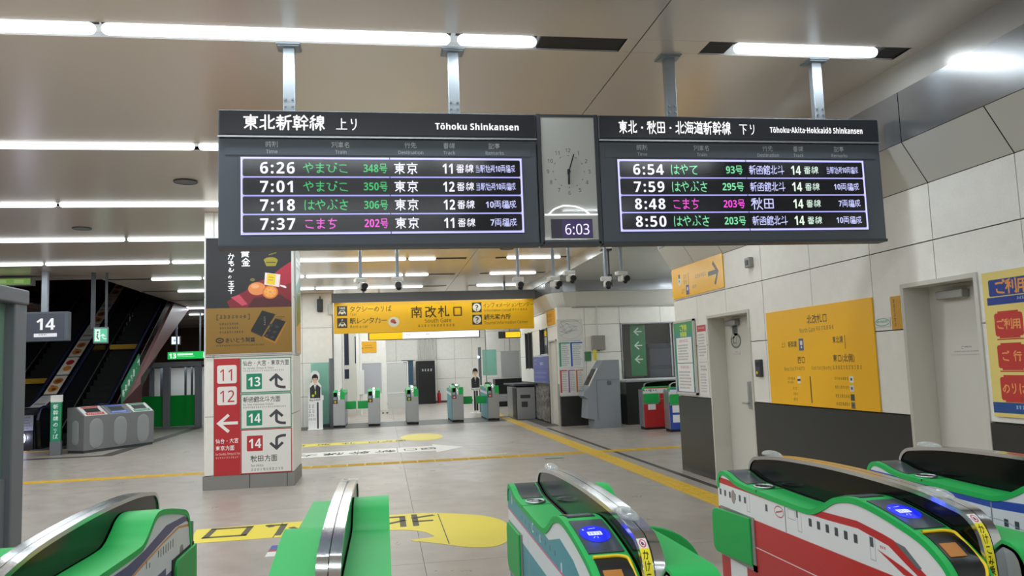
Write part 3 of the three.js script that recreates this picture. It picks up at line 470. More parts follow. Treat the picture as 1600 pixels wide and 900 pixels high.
  const white = (label, y, h, edge, draw) => { const f = faced(0.71, h, 0.012, printed(tex(400, h * 563, (c, W, H) => { fill(c, edge, 0, 0, W, H); fill(c, '#eceae4', 7, 7, W - 14, H - 14); draw(c, W, H); })), M.white); return single('direction_sign', label, 'sign', f.geo, f.mats, [-1.685, y, Z0 + 0.009]); };
  const G3 = '#1c8f6c';
  white('green-edged white sign with green 13 and bent arrow, under the poster', 1.6, 0.5, G3, (c, W, H) => { write(c, '仙台・大宮・東京方面', 20, 42, 42, { color: '#4a4b4c', squeeze: 0.82 }); write(c, 'for Sendai, Ōmiya & Tokyo', 20, 82, 21, { color: '#777', squeeze: 0.9 }); fineprint(c, 20, 98, 320, 1, 22, '#999', 0.6); round(c, G3, 46, 128, 122, 126, 8); write(c, '13', 107, 192, 96, { align: 'center', bold: true, squeeze: 0.9 }); arrowUp(c, 292, 196, 124, '#43454a'); });
  white('green-edged white sign with green 14, middle of the three beside the red sign', 1.085, 0.5, G3, (c, W, H) => { write(c, '新函館北斗方面', 20, 46, 44, { color: '#4a4b4c', squeeze: 0.9 }); write(c, 'for Shin-Hakodate-Hokuto', 20, 86, 21, { color: '#777', squeeze: 0.9 }); fineprint(c, 20, 102, 340, 1, 24, '#888', 0.6); round(c, G3, 46, 134, 122, 122, 8); write(c, '14', 107, 196, 94, { align: 'center', bold: true, squeeze: 0.9 }); arrowUp(c, 292, 196, 124, '#43454a'); });
  white('red-edged white sign with red 14 and down arrow, bottom beside the red sign', 0.515, 0.625, '#c2303a', (c, W, H) => { round(c, '#bf2f38', 48, 50, 124, 124, 8); write(c, '14', 110, 112, 96, { align: 'center', bold: true, squeeze: 0.9 }); arrowUp(c, 292, 108, 124, '#43454a', true); write(c, '秋田方面', 76, 234, 50, { color: '#4a4b4c' }); write(c, 'for Akita', 78, 288, 24, { color: '#777' }); fineprint(c, 78, 310, 260, 1, 30, '#777', 0.7); });
  const side = tex(256, 420, (c, W, H) => { fill(c, '#3f8f86', 0, 0, W, H); poly(c, '#d8e7e2', [[0, 0], [W, 0], [W, 90], [0, 160]]); poly(c, '#5a7f3c', [[0, 190], [W, 150], [W, 290], [0, 320]]); poly(c, '#d9a44e', [[0, 320], [W, 290], [W, 420], [0, 420]]); fineprint(c, 30, 30, 190, 3, 22, '#4a6a70'); });
  const q = thing('poster', 'green and yellow poster on the narrow right side of the column', 'poster', [X1 + 0.012, 2.72, -12.95 + 0.3], Math.PI / 2);
  face(q, 'poster_sheet', 0.62, 1.6, 0.01, printed(side, 0.35), [0, 0, 0]); part(q, 'poster_frame', merge([box(0.65, 0.015, 0.014, 0, 0.805, 0), box(0.65, 0.015, 0.014, 0, -0.805, 0), box(0.015, 1.62, 0.014, -0.317, 0, 0), box(0.015, 1.62, 0.014, 0.317, 0, 0)]), M.steel);
}

// ================= SIGNS HUNG FROM THE CEILING =================
const car = (c, x, y, s, bg, fg, top) => { round(c, bg, x, y, s, s, 4); write(c, top, x + s / 2, y + s * 0.22, s * 0.3, { color: fg, align: 'center', bold: true, squeeze: 0.85 }); poly(c, fg, [[x + s * 0.3, y + s * 0.44], [x + s * 0.7, y + s * 0.44], [x + s * 0.8, y + s * 0.62], [x + s * 0.86, y + s * 0.66], [x + s * 0.86, y + s * 0.84], [x + s * 0.14, y + s * 0.84], [x + s * 0.14, y + s * 0.66], [x + s * 0.2, y + s * 0.62]]); fill(c, bg, x + s * 0.34, y + s * 0.49, s * 0.32, s * 0.12); disc(c, bg, x + s * 0.3, y + s * 0.8, s * 0.08); disc(c, bg, x + s * 0.7, y + s * 0.8, s * 0.08); };
{
  const t = thing('hanging_sign', 'wide yellow gate sign with black characters hanging over the far ticket gates', 'sign', [1.485, 0, -22.5]);
  part(t, 'cap_rail', rbox(5.68, 0.21, 0.5, 0.01, 0, 3.645, 0.12), M.grey);
  part(t, 'light_strip', box(5.3, 0.012, 0.04, 0, 3.536, 0.3), M.tube, 'slim light strip under the cap rail');
  part(t, 'rail_lip', box(5.68, 0.26, 0.012, 0, 3.62, 0.376), M.grey);
  const strip = new THREE.RectAreaLight(TUBE_COLOR, 14, 5.3, 0.035); strip.position.set(0, 3.525, 0.3); strip.rotation.x = -R(62); t.add(strip);
  face(t, 'sign_panel', 5.64, 0.87, 0.12, printed(tex(1600, 248, (c, W, H) => {
    fill(c, '#ffc20a', 0, 0, W, H); const k = '#3c3217';
    car(c, 26, 30, 78, '#3a3322', '#f3e9cf', 'TAXI'); car(c, 26, 126, 78, '#3a3322', '#f3e9cf', 'P'); write(c, 'タクシーのりば', 124, 58, 44, { color: k }); write(c, 'Taxi', 124, 98, 26, { color: '#6f5410' }); write(c, '駅レンタカー', 124, 150, 46, { color: k }); write(c, 'Rent-a-car', 124, 196, 28, { color: '#6f5410' });
    disc(c, '#e9e2cf', 466, 166, 44, 40); disc(c, '#c2503a', 460, 160, 20, 16); disc(c, '#8a2d22', 474, 172, 12, 9);
    write(c, '南改札口', 602, 92, 92, { color: k, track: 12 }); write(c, 'South Gate', 818, 164, 40, { color: '#5a4612', align: 'center' }); fineprint(c, 654, 192, 310, 1, 32, '#6f5410', 0.7);
    for (const y of [26, 126]) { round(c, '#3a3322', 1094, y, 78, 80, 4); disc(c, '#f3ecd8', 1133, y + 40, 33); write(c, '?', 1133, y + 42, 60, { color: '#3a3322', align: 'center', bold: true }); }
    write(c, 'インフォメーションセンター', 1186, 50, 36, { color: k, squeeze: 0.84 }); write(c, 'Information Center', 1190, 92, 24, { color: '#6f5410' }); fineprint(c, 1400, 80, 150, 1, 28, '#6f5410', 0.7); write(c, '観光案内所', 1190, 146, 42, { color: k }); write(c, 'Tourist Information Center', 1190, 194, 30, { color: '#6f5410', squeeze: 0.92 });
  }), 0.3), [0, 3.095, 0], M.signYellow);
  part(t, 'hanger', merge([[-2, 0], [2, 0]].map(([x]) => box(0.06, 0.26, 0.06, x, 3.87, 0))), M.pole);
}
{
  const t = thing('light_box_sign', 'glowing white sign with a yellow end, hanging behind the yellow gate sign', 'sign', [1.3, 0, -25.2]);
  part(t, 'housing', rbox(3.52, 0.24, 0.16, 0.01, 0, 2.67, -0.03), M.grey);
  face(t, 'glowing_panel', 3.44, 0.2, 0.02, lit(tex(860, 50, (c) => { fill(c, '#ffffff', 0, 0, 860, 50); fill(c, '#f0b81c', 0, 0, 258, 50); fineprint(c, 285, 12, 40, 1, 26, '#666'); fineprint(c, 440, 10, 26, 1, 30, '#777'); }), 1.25), [0, 2.67, 0.06], M.grey);
  part(t, 'hanger', merge([box(0.05, 1.21, 0.05, -1.4, 3.395, -0.03), box(0.05, 1.21, 0.05, 1.4, 3.395, -0.03)]), M.pole);
  const u = thing('light_box_sign', 'small glowing yellow sign at the right end under the yellow gate sign', 'sign', [4.02, 0, -25.2]);
  part(u, 'housing', rbox(0.72, 0.22, 0.14, 0.01, 0, 2.6, -0.03), M.darkGrey); face(u, 'glowing_panel', 0.48, 0.17, 0.02, lit(tex(64, 32, (c) => fill(c, '#f6c21c', 0, 0, 64, 32)), 1.2), [0.1, 2.6, 0.05], M.grey);
  part(u, 'hanger', box(0.05, 1.29, 0.05, 0, 3.355, -0.03), M.pole);
}
{
  const t = thing('platform_sign', 'dark hanging sign with a large white 14 beside a small blue screen', 'sign', [-7.42, 0, -18.4], 0);
  part(t, 'housing', rbox(1.5, 0.63, 0.2, 0.015, 0, 2.8, 0), M.boardBody);
  face(t, 'number_panel', 0.74, 0.55, 0.01, lit(tex(340, 260, (c, W, H) => { fill(c, '#474d58', 0, 0, W, H); write(c, '14', 170, 104, 150, { align: 'center', bold: true }); round(c, '#eceef4', 66, 200, 210, 36, 4); fineprint(c, 110, 206, 70, 1, 30, '#555'); }), 0.85), [0.31, 2.8, 0.1], M.black);
  face(t, 'screen', 0.6, 0.52, 0.01, lit(tex(280, 240, (c, W, H) => { fill(c, '#14254e', 0, 0, W, H); fill(c, '#0b101c', 6, 6, W - 12, 170); write(c, '93', 268, 100, 44, { color: '#58d0a0', align: 'right' }); fill(c, '#2a4c8c', 6, 186, W - 12, 46); fineprint(c, 30, 196, 200, 1, 32, '#c0d0ea'); }), 0.8), [-0.41, 2.8, 0.1], M.black);
  part(t, 'pole', rbox(0.12, 0.9, 0.1, 0.01, 0.25, 3.56, 0), M.pole);
  const e = thing('exit_sign', 'small pale green exit sign on two rods before the escalators', 'sign', [-6.15, 0, -18.75], 0.25);
  part(e, 'housing', rbox(0.3, 0.36, 0.1, 0.01, 0, 2.6, 0), M.grey); face(e, 'glowing_panel', 0.26, 0.3, 0.01, lit(tex(130, 150, (c) => { fill(c, '#5fc9a0', 0, 0, 130, 150); fill(c, '#e2fbf0', 8, 8, 52, 130); disc(c, '#0f7a52', 36, 40, 10); line(c, '#0f7a52', 12, [[36, 56], [30, 90], [44, 120]]); arrowUp(c, 92, 90, 60, '#e9fff6'); }), 0.9), [0, 2.6, 0.055], M.grey);
  part(e, 'rod', merge([box(0.09, 1.26, 0.05, -0.16, 3.37, -0.02), box(0.05, 1.22, 0.05, 0.1, 3.39, -0.02)]), M.darkGrey);
  const g = thing('platform_sign', 'long glowing green sign with a white 13 above the glass lift', 'sign', [-6.9, 0, -30]);
  part(g, 'housing', rbox(1.4, 0.28, 0.16, 0.01, 0, 2.4, -0.02), M.grey);
  face(g, 'glowing_panel', 1.36, 0.25, 0.01, lit(tex(544, 100, (c) => { fill(c, '#19b14e', 0, 0, 544, 100); write(c, '13', 12, 52, 88, { bold: true }); fill(c, '#e9fbef', 130, 22, 210, 26); fineprint(c, 134, 26, 200, 1, 22, '#1c8a45'); fineprint(c, 132, 60, 230, 1, 22, '#d8f5e0'); round(c, '#f5fbf7', 484, 8, 56, 84, 10); }), 1.15), [0, 2.4, 0.065], M.grey);
  part(g, 'hanger', merge([box(0.05, 1.5, 0.05, -0.4, 3.28, -0.02), box(0.05, 1.5, 0.05, 0.4, 3.28, -0.02)]), M.pole);
  const q = thing('square_sign', 'small glowing white square sign above the green 13 sign', 'sign', [-8.3, 0, -34]);
  part(q, 'housing', rbox(0.36, 0.36, 0.12, 0.01, 0, 3.12, 0), M.grey); face(q, 'glowing_panel', 0.3, 0.3, 0.01, lit(tex(64, 64, (c) => { fill(c, '#e8f7ff', 0, 0, 64, 64); line(c, '#3a8fb0', 5, [[18, 32], [46, 32]]); line(c, '#3a8fb0', 5, [[28, 22], [18, 32], [28, 42]]); }), 1.2), [0, 3.12, 0.06], M.grey); part(q, 'hanger', box(0.05, 0.72, 0.05, 0, 3.65, 0), M.pole);
  const b = thing('light_box_sign', 'long green lit band under the ceiling above the escalators', 'sign', [-9.2, 0, -19.15]);
  part(b, 'housing', rbox(3, 0.2, 0.14, 0.01, 0, 3.88, -0.02), M.grey); face(b, 'glowing_panel', 2.9, 0.14, 0.01, lit(tex(256, 16, (c) => { fill(c, '#8fc45a', 0, 0, 256, 16); for (let i = 0; i < 8; i++) fill(c, '#b9dc8a', i * 32 + 2, 3, 18, 9); }), 0.4), [0, 3.87, 0.055], M.grey);
}
// cameras on hangers from the ceiling
const CAMS = [['leftmost of the hanging cameras, above the yellow gate sign', -0.375, 3.08], ['second hanging camera from the left, above the yellow gate sign', 0.275, 3.09], ['hanging camera in front of the right end of the yellow gate sign', 2.46, 3.05], ['left one of the hanging cameras right of the yellow gate sign', 3.12, 3.05], ['higher dark-lensed hanging camera right of the yellow gate sign', 3.42, 3.15], ['left camera of the twin hanger before the office band', 4.12, 3.03], ['right camera of the twin hanger before the office band', 4.42, 3.13]];
for (const [label, x, y] of CAMS) {
  const t = thing('security_camera', 'white ' + label, 'camera', [x, 0, -14.2], rnd() * 0.6 - 0.3), top = x > 4.3 ? 3.76 : 4;
  part(t, 'pole', merge([cyl(0.032, 0.032, top - y - 0.1, 0, (top + y + 0.1) / 2, 0, 12), cyl(0.06, 0.06, 0.02, 0, top - 0.01, 0, 16)]), M.pole);
  part(t, 'mount', rbox(0.2, 0.07, 0.16, 0.01, 0, y + 0.12, 0), M.white); part(t, 'body', rbox(0.13, 0.11, 0.22, 0.02, 0.02, y + 0.02, 0.03), M.white);
  part(t.children[2], 'lens', merge([cyl(0.055, 0.05, 0.07).rotateX(Math.PI / 2).translate(0.03, y + 0.005, 0.16), new THREE.SphereGeometry(0.05, 14, 10).translate(0.03, y - 0.04, 0.1)]), M.black);
}
single('ceiling_bracket', 'dark twin-rod bracket between the twin cameras', 'bracket', merge([box(0.03, 0.55, 0.03, 4.22, 3.5, -14.6), box(0.03, 0.55, 0.03, 4.3, 3.5, -14.6), box(0.2, 0.03, 0.14, 4.26, 3.75, -14.6), rbox(0.1, 0.24, 0.12, 0.01, 4.28, 3.15, -14.55)]), M.darkGrey);
for (const [x, z, w] of [[-2.35, -10.05, 'between the second and third light rows'], [-4.63, -13.2, 'between the third and fourth light rows'], [2.54, -15.88, 'right of the ceiling joint']]) { const t = thing('ceiling_speaker', 'round grey ceiling speaker grille ' + w, 'speaker', [x, CEIL, z]); part(t, 'grille', cyl(0.13, 0.13, 0.012, 0, -0.006, 0, 28), M.grey); part(t, 'ring', new THREE.TorusGeometry(0.135, 0.008, 6, 28).rotateX(Math.PI / 2).translate(0, -0.01, 0), M.darkGrey); }

// ================= TICKET GATES =================
const spline = (pts, n) => new THREE.SplineCurve(pts.map((p) => new THREE.Vector2(...p))).getPoints(n).map((v) => [v.x, v.y]);
const DECK = spline([[-0.905, 0.93], [-0.895, 0.985], [-0.85, 1.018], [-0.78, 1.015], [-0.65, 0.986], [-0.4, 0.975], [-0.1, 0.967], [0.02, 0.97], [0.11, 1.0], [0.2, 1.042], [0.3, 1.062], [0.4, 1.06], [0.55, 1.035], [0.7, 0.998], [0.78, 0.96], [0.835, 0.915], [0.875, 0.84], [0.89, 0.76]], 90);
const DECK_EXIT = spline([[-0.905, 0.9], [-0.89, 0.96], [-0.84, 0.992], [-0.7, 0.995], [-0.4, 0.995], [0.0, 0.99], [0.09, 1.0], [0.16, 1.032], [0.22, 1.064], [0.3, 1.077], [0.45, 1.06], [0.66, 1.022], [0.74, 1.0], [0.785, 0.965], [0.815, 0.9], [0.83, 0.82], [0.835, 0.74]], 90);
const PANEL = [[-0.83, 0.8], ...spline([[-0.83, 0.97], [-0.818, 1.04], [-0.775, 1.082], [-0.7, 1.1], [-0.45, 1.122], [0, 1.13], [0.45, 1.115], [0.68, 1.086], [0.75, 1.066], [0.8, 1.02], [0.822, 0.95]], 60), [0.836, 0.8]];
const deckY = (z) => { for (let i = 1; i < DECK.length; i++) if (DECK[i][0] >= z) { const [a, b] = DECK[i - 1], [c, d] = DECK[i]; return b + (d - b) * (z - a) / (c - a || 1); } return 0.78; };
const deckPart = (z0, z1, n = 14) => Array.from({ length: n + 1 }, (_, i) => { const z = z0 + (z1 - z0) * i / n; return [z, deckY(z)]; });
const W = 0.172, IN = 0.034;
const bodyOf = (d) => [[-0.9, 0.06], ...d.map(([z, y]) => [z, y - 0.012]), [d[d.length - 1][0], 0.06]];
const X = (z) => (z + 0.95) / 1.9 * 1216, Y = (y) => (1.1 - y) / 1.1 * 704;      // canvas of a train print: metres to pixels
const inked = (c, col, pts) => poly(c, col, pts.map(([z, y]) => [X(z), Y(y)]));
const windows = (c, z0, z1, n, y, w, h, col) => { for (let i = 0; i < n; i++) round(c, col, X(z0 + (z1 - z0) * i / (n - 1)), Y(y), w * 640, h * 640, 2); };
const PRINT = {
  red: (c, Wd, H) => {
    fill(c, '#e6e4e4', 0, 0, Wd, H); fill(c, '#c02a2c', 0, Y(0.832), Wd, H); line(c, '#e9e4e2', 3, [[0, Y(0.705)], [Wd, Y(0.705)]]); fill(c, '#efefef', X(-0.8), Y(0.6), 120, 90);
    inked(c, '#c22b30', [[-0.95, 0.985], [-0.3, 0.972], [-0.1, 0.968], [0.15, 0.976], [0.35, 0.982], [0.5, 0.965], [0.56, 0.955], [0.66, 0.905], [0.72, 0.875], [0.85, 0.87], [0.95, 0.8], [0.95, 0.75], [0.72, 0.845], [0.62, 0.888], [0.53, 0.93], [0.35, 0.955], [0.15, 0.948], [-0.1, 0.945], [-0.95, 0.955]]);
    inked(c, '#6b6f73', [[0.56, 0.953], [0.62, 0.945], [0.7, 0.892], [0.68, 0.885]]); inked(c, '#c22b30', [[0.46, 0.905], [0.6, 0.875], [0.72, 0.84], [0.6, 0.85]]);
    windows(c, -0.94, -0.6, 7, 0.925, 0.022, 0.03, '#4a5058'); windows(c, 0.0, 0.32, 6, 0.93, 0.024, 0.032, '#3d434a'); round(c, '#4a5058', X(-0.38), Y(0.925), 14, 20, 2); round(c, '#4a5058', X(0.42), Y(0.94), 14, 22, 2); round(c, '#4a5058', X(-0.1), Y(0.955), 10, 26, 2);
    ring(c, '#b45a5a', X(-0.25), Y(0.912), 26, 15, 3); line(c, '#b45a5a', 4, [[X(-0.28), Y(0.905)], [X(-0.22), Y(0.92)]]); disc(c, '#9c9088', X(-0.72), Y(0.905), 15, 22);
    for (const z of [-0.57, -0.09, 0.42]) line(c, '#a9abad', 2, [[X(z), Y(0.945)], [X(z), Y(0.86)], [X(z + 0.03), Y(0.86)], [X(z + 0.03), Y(0.945)]]); fill(c, '#7d8288', X(-0.2), Y(0.968), 5, 86); line(c, '#a5a8ab', 2, [[X(-0.17), Y(0.94)], [X(-0.11), Y(0.94)], [X(-0.11), Y(0.9)], [X(-0.17), Y(0.9)], [X(-0.17), Y(0.94)]]);
    fineprint(c, X(0.48), Y(0.922), 24, 1, 14, '#c22b30');
  },
  teal: (c, Wd, H) => {
    fill(c, '#3f97a4', 0, 0, Wd, H); inked(c, '#e3e5e6', [[-0.95, 0.892], [0.95, 0.85], [0.95, 0.77], [-0.95, 0.815]]); inked(c, '#d8618f', [[-0.95, 0.899], [0.95, 0.858], [0.95, 0.849], [-0.95, 0.89]]);
    inked(c, '#e6e7e7', [[-0.95, 1.08], [-0.86, 1.02], [-0.6, 0.962], [0.02, 0.945], [0.1, 0.94], [0.3, 0.985], [0.5, 0.955], [0.7, 0.88], [0.95, 0.7], [0.95, 1.1]]); inked(c, '#3f97a4', [[-0.6, 0.962], [0.05, 0.95], [0.04, 1.1], [-0.7, 1.1]]);
    inked(c, '#2f7f8d', [[-0.95, 0.64], [0.95, 0.6], [0.95, 0.592], [-0.95, 0.632]]); windows(c, -0.5, 0.2, 9, 0.925, 0.012, 0.02, '#24505a'); write(c, 'C', X(-0.25), Y(0.925), 34, { color: '#e6eef0', bold: true }); round(c, '#e6eef0', X(-0.08), Y(0.925), 8, 20, 2); round(c, '#dfe8ea', X(0.3), Y(0.905), 12, 22, 2); disc(c, '#c9b870', X(-0.78), Y(0.95), 10, 14); line(c, '#7fb6c0', 3, [[X(-0.35), Y(0.87)], [X(-0.35), Y(0.6)]]);
  },
  blue: (c, Wd, H) => {
    fill(c, '#dfe1e6', 0, 0, Wd, H); inked(c, '#2c4cab', [[-0.95, 0.975], [0, 0.95], [0.3, 0.965], [0.9, 0.8], [0.9, 0.76], [0.3, 0.925], [0, 0.915], [-0.95, 0.945]]); windows(c, -0.62, -0.25, 6, 0.9, 0.022, 0.03, '#47505c'); windows(c, 0.05, 0.4, 7, 0.88, 0.024, 0.032, '#3d4654'); line(c, '#8d929b', 3, [[X(-0.95), Y(0.8)], [X(0.95), Y(0.78)]]); fill(c, '#7d838c', X(-0.02), Y(0.94), 5, 80); fill(c, '#2c4cab', 0, Y(0.66), Wd, H); line(c, '#9aa0a8', 2, [[X(-0.3), Y(0.88)], [X(0.05), Y(0.87)], [X(0.2), Y(0.84)]]);
    fill(c, '#eef0f2', X(-0.84), Y(0.6), 130, 110); fill(c, '#eef0f2', X(-0.84), Y(0.38), 130, 110);
  },
  purple: (c, Wd, H) => {      // seen on the right side of its gate, so the nose is at the reader end
    fill(c, '#dcdde1', 0, 0, Wd, H); inked(c, '#3d3a78', [[-0.95, 0.975], [-0.1, 0.955], [0.1, 0.965], [0.4, 1.0], [0.7, 0.985], [0.86, 0.93], [0.8, 0.955], [0.55, 0.965], [0.3, 0.945], [0.1, 0.925], [-0.1, 0.905], [-0.95, 0.925]]); line(c, '#d98a3c', 6, [[X(-0.95), Y(0.918)], [X(-0.1), Y(0.9)], [X(0.1), Y(0.918)], [X(0.35), Y(0.94)], [X(0.6), Y(0.955)], [X(0.86), Y(0.92)]]); inked(c, '#7a2f4a', [[0.72, 0.975], [0.86, 0.925], [0.74, 0.955]]); disc(c, '#d8b68c', X(0.76), Y(0.985), 9, 13);
    windows(c, 0.28, 0.5, 7, 0.925, 0.012, 0.034, '#3f434c'); round(c, '#55585f', X(0.12), Y(0.92), 8, 18, 1); round(c, '#55585f', X(0.16), Y(0.905), 9, 18, 1); fill(c, '#3c3a74', 0, Y(0.83), X(0.4), H); inked(c, '#d9dade', [[-0.4, 0.83], [0.3, 0.9], [0.3, 0.86], [0, 0.83]]); line(c, '#8a8c92', 2, [[X(-0.12), Y(0.9)], [X(-0.12), Y(0.6)]]); round(c, '#7a7d82', X(0.62), Y(0.87), 40, 34, 14); fill(c, '#3c3a74', X(0.3), Y(0.8), 140, 300);
  },
  plain: (c, Wd, H) => { fill(c, '#b4b8ba', 0, 0, Wd, H); inked(c, '#2f9a55', [[-0.95, 0.97], [0.95, 0.97], [0.95, 0.92], [-0.95, 0.92]]); },
};
const printMats = {};
const printMat = (k) => (printMats[k] ??= printed(tex(1216, 704, PRINT[k]), 0.4));
const readerMat = lit(tex(160, 110, (c, w, h) => { fill(c, '#1226e0', 0, 0, w, h); round(c, '#dfe6ff', 42, 44, 76, 24, 3); fineprint(c, 48, 48, 64, 1, 30, '#6f84ff', 0.5); line(c, '#aab8ff', 4, [[60, 26], [72, 36]]); line(c, '#aab8ff', 4, [[84, 24], [84, 36]]); line(c, '#aab8ff', 4, [[60, 88], [100, 92]]); disc(c, '#cfd8ff', 30, 84, 5); }), 1.1, 0.2);
const stickerMat = printed(tex(64, 420, (c, w, h) => {
  fill(c, '#f0e227', 0, 0, w, h); fill(c, '#e6e2e4', 0, 0, w, 54); ring(c, '#c24455', 32, 28, 20, 20, 6); line(c, '#c24455', 5, [[18, 14], [46, 42]]); disc(c, '#5a3a50', 30, 30, 8, 10);
  ['か', 'け', 'こ', 'み', '乗', '車'].forEach((s, i) => write(c, s, 32, 84 + i * 46, 40, { color: '#2d2a10', align: 'center', weight: 0.13 })); poly(c, '#16160c', [[32, 334], [56, 374], [8, 374]]); write(c, '!', 32, 360, 28, { color: '#f0e227', align: 'center', bold: true }); write(c, '禁', 32, 398, 34, { color: '#2d2a10', align: 'center' });
}), 0.4);
const lcdMat = new THREE.MeshStandardMaterial({ color: 0xffffff, roughness: 0.12, map: tex(96, 64, (c) => { fill(c, '#76868a', 0, 0, 96, 64); fill(c, '#8c9a9c', 4, 4, 88, 22); fineprint(c, 34, 32, 40, 2, 14, '#4c5a5e'); }) });
const indicator = (kind) => printed(tex(96, 128, (c) => { fill(c, '#5f676c', 0, 0, 96, 128); round(c, '#98a5ae', 10, 8, 60, 46, 6); if (kind === 'stop') { disc(c, '#d8302c', 48, 96, 26); fill(c, '#fff', 30, 90, 36, 12); } else { fill(c, '#3a3c20', 8, 64, 80, 58); poly(c, kind === 'arrow' ? '#b9d22a' : '#e2b428', [[48, 68], [78, 94], [60, 94], [60, 118], [36, 118], [36, 94], [18, 94]]); } }), 0.4);
const indMats = { stop: indicator('stop'), arrow: indicator('arrow'), amber: indicator('amber') };
const flapShape = (() => { const s = new THREE.Shape(), w = 0.36, h = 0.215, r = 0.05; s.moveTo(r, 0); s.lineTo(w, 0); s.lineTo(w, h); s.lineTo(r, h); s.quadraticCurveTo(0, h, 0, h - r); s.lineTo(0, r); s.quadraticCurveTo(0, 0, r, 0); return s; })();
const slice = (path, z0, z1) => path.filter(([z]) => z >= z0 && z <= z1);
function gateHalf(t, turned, print, o) {
  const q = (g) => (turned ? g.rotateY(Math.PI) : g), put = (name, g, m, label) => part(t, name, q(g), m, label), putIn = (host, name, g, m, label) => part([...t.children].reverse().find((k) => k.name === host), name, q(g), m, label);
  const deck = o.exit ? DECK_EXIT : DECK, bodyPts = bodyOf(deck);
  put('body', slab(shapeOf(bodyPts), W - IN - 0.006).rotateY(-Math.PI / 2).translate(-IN, 0, 0), M.gateGrey);
  put('side_panel', fitUV(slab(shapeOf(bodyPts.map(([z, y]) => [z, y - 0.008])), 0.006), -0.95, 0.95, 0, 1.1).rotateY(-Math.PI / 2).translate(-W + 0.006, 0, 0), printMat(print), 'side panel printed with a train');
  // slab turned by -90 degrees: shape x runs along +z, thickness along -x
  put('deck', ribbon(deck, -W - 0.004, -IN, 0.022), M.green);
  put('deck_seam', o.exit ? ribbon(slice(deck, 0.29, 0.315), -W - 0.0045, -IN, 0.01, 0.0006) : merge([ribbon(deckPart(-0.46, -0.452, 2), -W - 0.0045, -IN, 0.01, 0.0006), ribbon(deckPart(-0.845, -0.15, 30), -IN - 0.008, -IN + 0.001, 0.01, 0.0008)]), M.rubber);
  if (o.reader) {
    put('sensor_plate', ribbon(deckPart(-0.82, -0.6), -W + 0.022, -IN - 0.016, 0.008, 0.003), M.deckDark);
    const rg = new THREE.TorusGeometry(0.042, 0.005, 8, 28).rotateX(Math.PI / 2).scale(1, 1, 1.25).translate((-W - IN) / 2, deckY(-0.52) + 0.003, -0.52); put('sensor_ring', rg, M.steel);
    putIn('sensor_ring', 'sensor_lens', cyl(0.04, 0.04, 0.006, 0, 0, 0, 28).scale(1, 1, 1.25).translate((-W - IN) / 2, deckY(-0.52) + 0.001, -0.52), M.gloss);
    put('display_bezel', ribbon(deckPart(0.17, 0.35), -W + 0.02, -IN - 0.018, 0.008, 0.002), M.rubber); putIn('display_bezel', 'display', ribbon(deckPart(0.19, 0.33), -W + 0.028, -IN - 0.026, 0.006, 0.004), lcdMat, 'small grey display');
    put('reader_pad', ribbon(deckPart(0.4, 0.66), -W + 0.012, -IN - 0.01, 0.01, 0.004), M.reader);
    const cz = 0.53, cx = (-W - IN) / 2, disk = new THREE.CircleGeometry(1, 36), dp = disk.attributes.position;
    for (let i = 0; i < dp.count; i++) { const u = dp.getX(i), v = dp.getY(i), z = cz + v * 0.066; dp.setXYZ(i, cx + u * 0.05, deckY(z) + 0.0055, z); }
    disk.computeVertexNormals(); putIn('reader_pad', 'card_reader', disk, readerMat, 'glowing blue card reader');
    const lamp = new THREE.PointLight(0x2233ff, 0.004, 1.5); lamp.position.set(turned ? -cx : cx, deckY(cz) + 0.03, turned ? -cz : cz); t.add(lamp);
    put('ticket_slot', ribbon(deckPart(0.69, 0.86), -W + 0.02, -IN - 0.012, 0.01, 0.003), M.black);
    const a = -W + 0.018, b = -IN - 0.012, loop = [[a, 0.69], [b - 0.03, 0.69], [b, 0.71], [b, 0.83], [b - 0.02, 0.855], [a, 0.855]].map(([x, z]) => [x, deckY(z) + 0.006, z]);
    putIn('ticket_slot', 'slot_rim', tubeAlong(loop, 0.0055, 50), M.yellow, 'yellow rim around the ticket slot');
    putIn('ticket_slot', 'ticket_guide', ribbon(deckPart(0.75, 0.8, 4), -W + 0.03, -IN - 0.05, 0.008, 0.006), mat(0xb8752a, 0.5));
  }
  if (o.detail) {
    put('flap_pocket', merge([box(0.006, 0.03, 0.4, -W - 0.003, 0.605, -0.7), box(0.006, 0.25, 0.03, -W - 0.003, 0.715, -0.515), box(0.004, 0.24, 0.36, -W - 0.001, 0.72, -0.7)]), M.closer);
    const fl = slab(flapShape, 0.014, 0.003).rotateY(-Math.PI / 2); // shape x along +z
    fl.translate(-W - 0.002, 0.615, -0.895); const open = o.flapOut ?? 0;
    if (open) { fl.translate(W + 0.006, 0, 0.53); fl.rotateY(open); fl.translate(-W - 0.006, 0, -0.53); }
    put('flap', fl, M.flapGreen, 'green flap with rounded corners');
  }
}
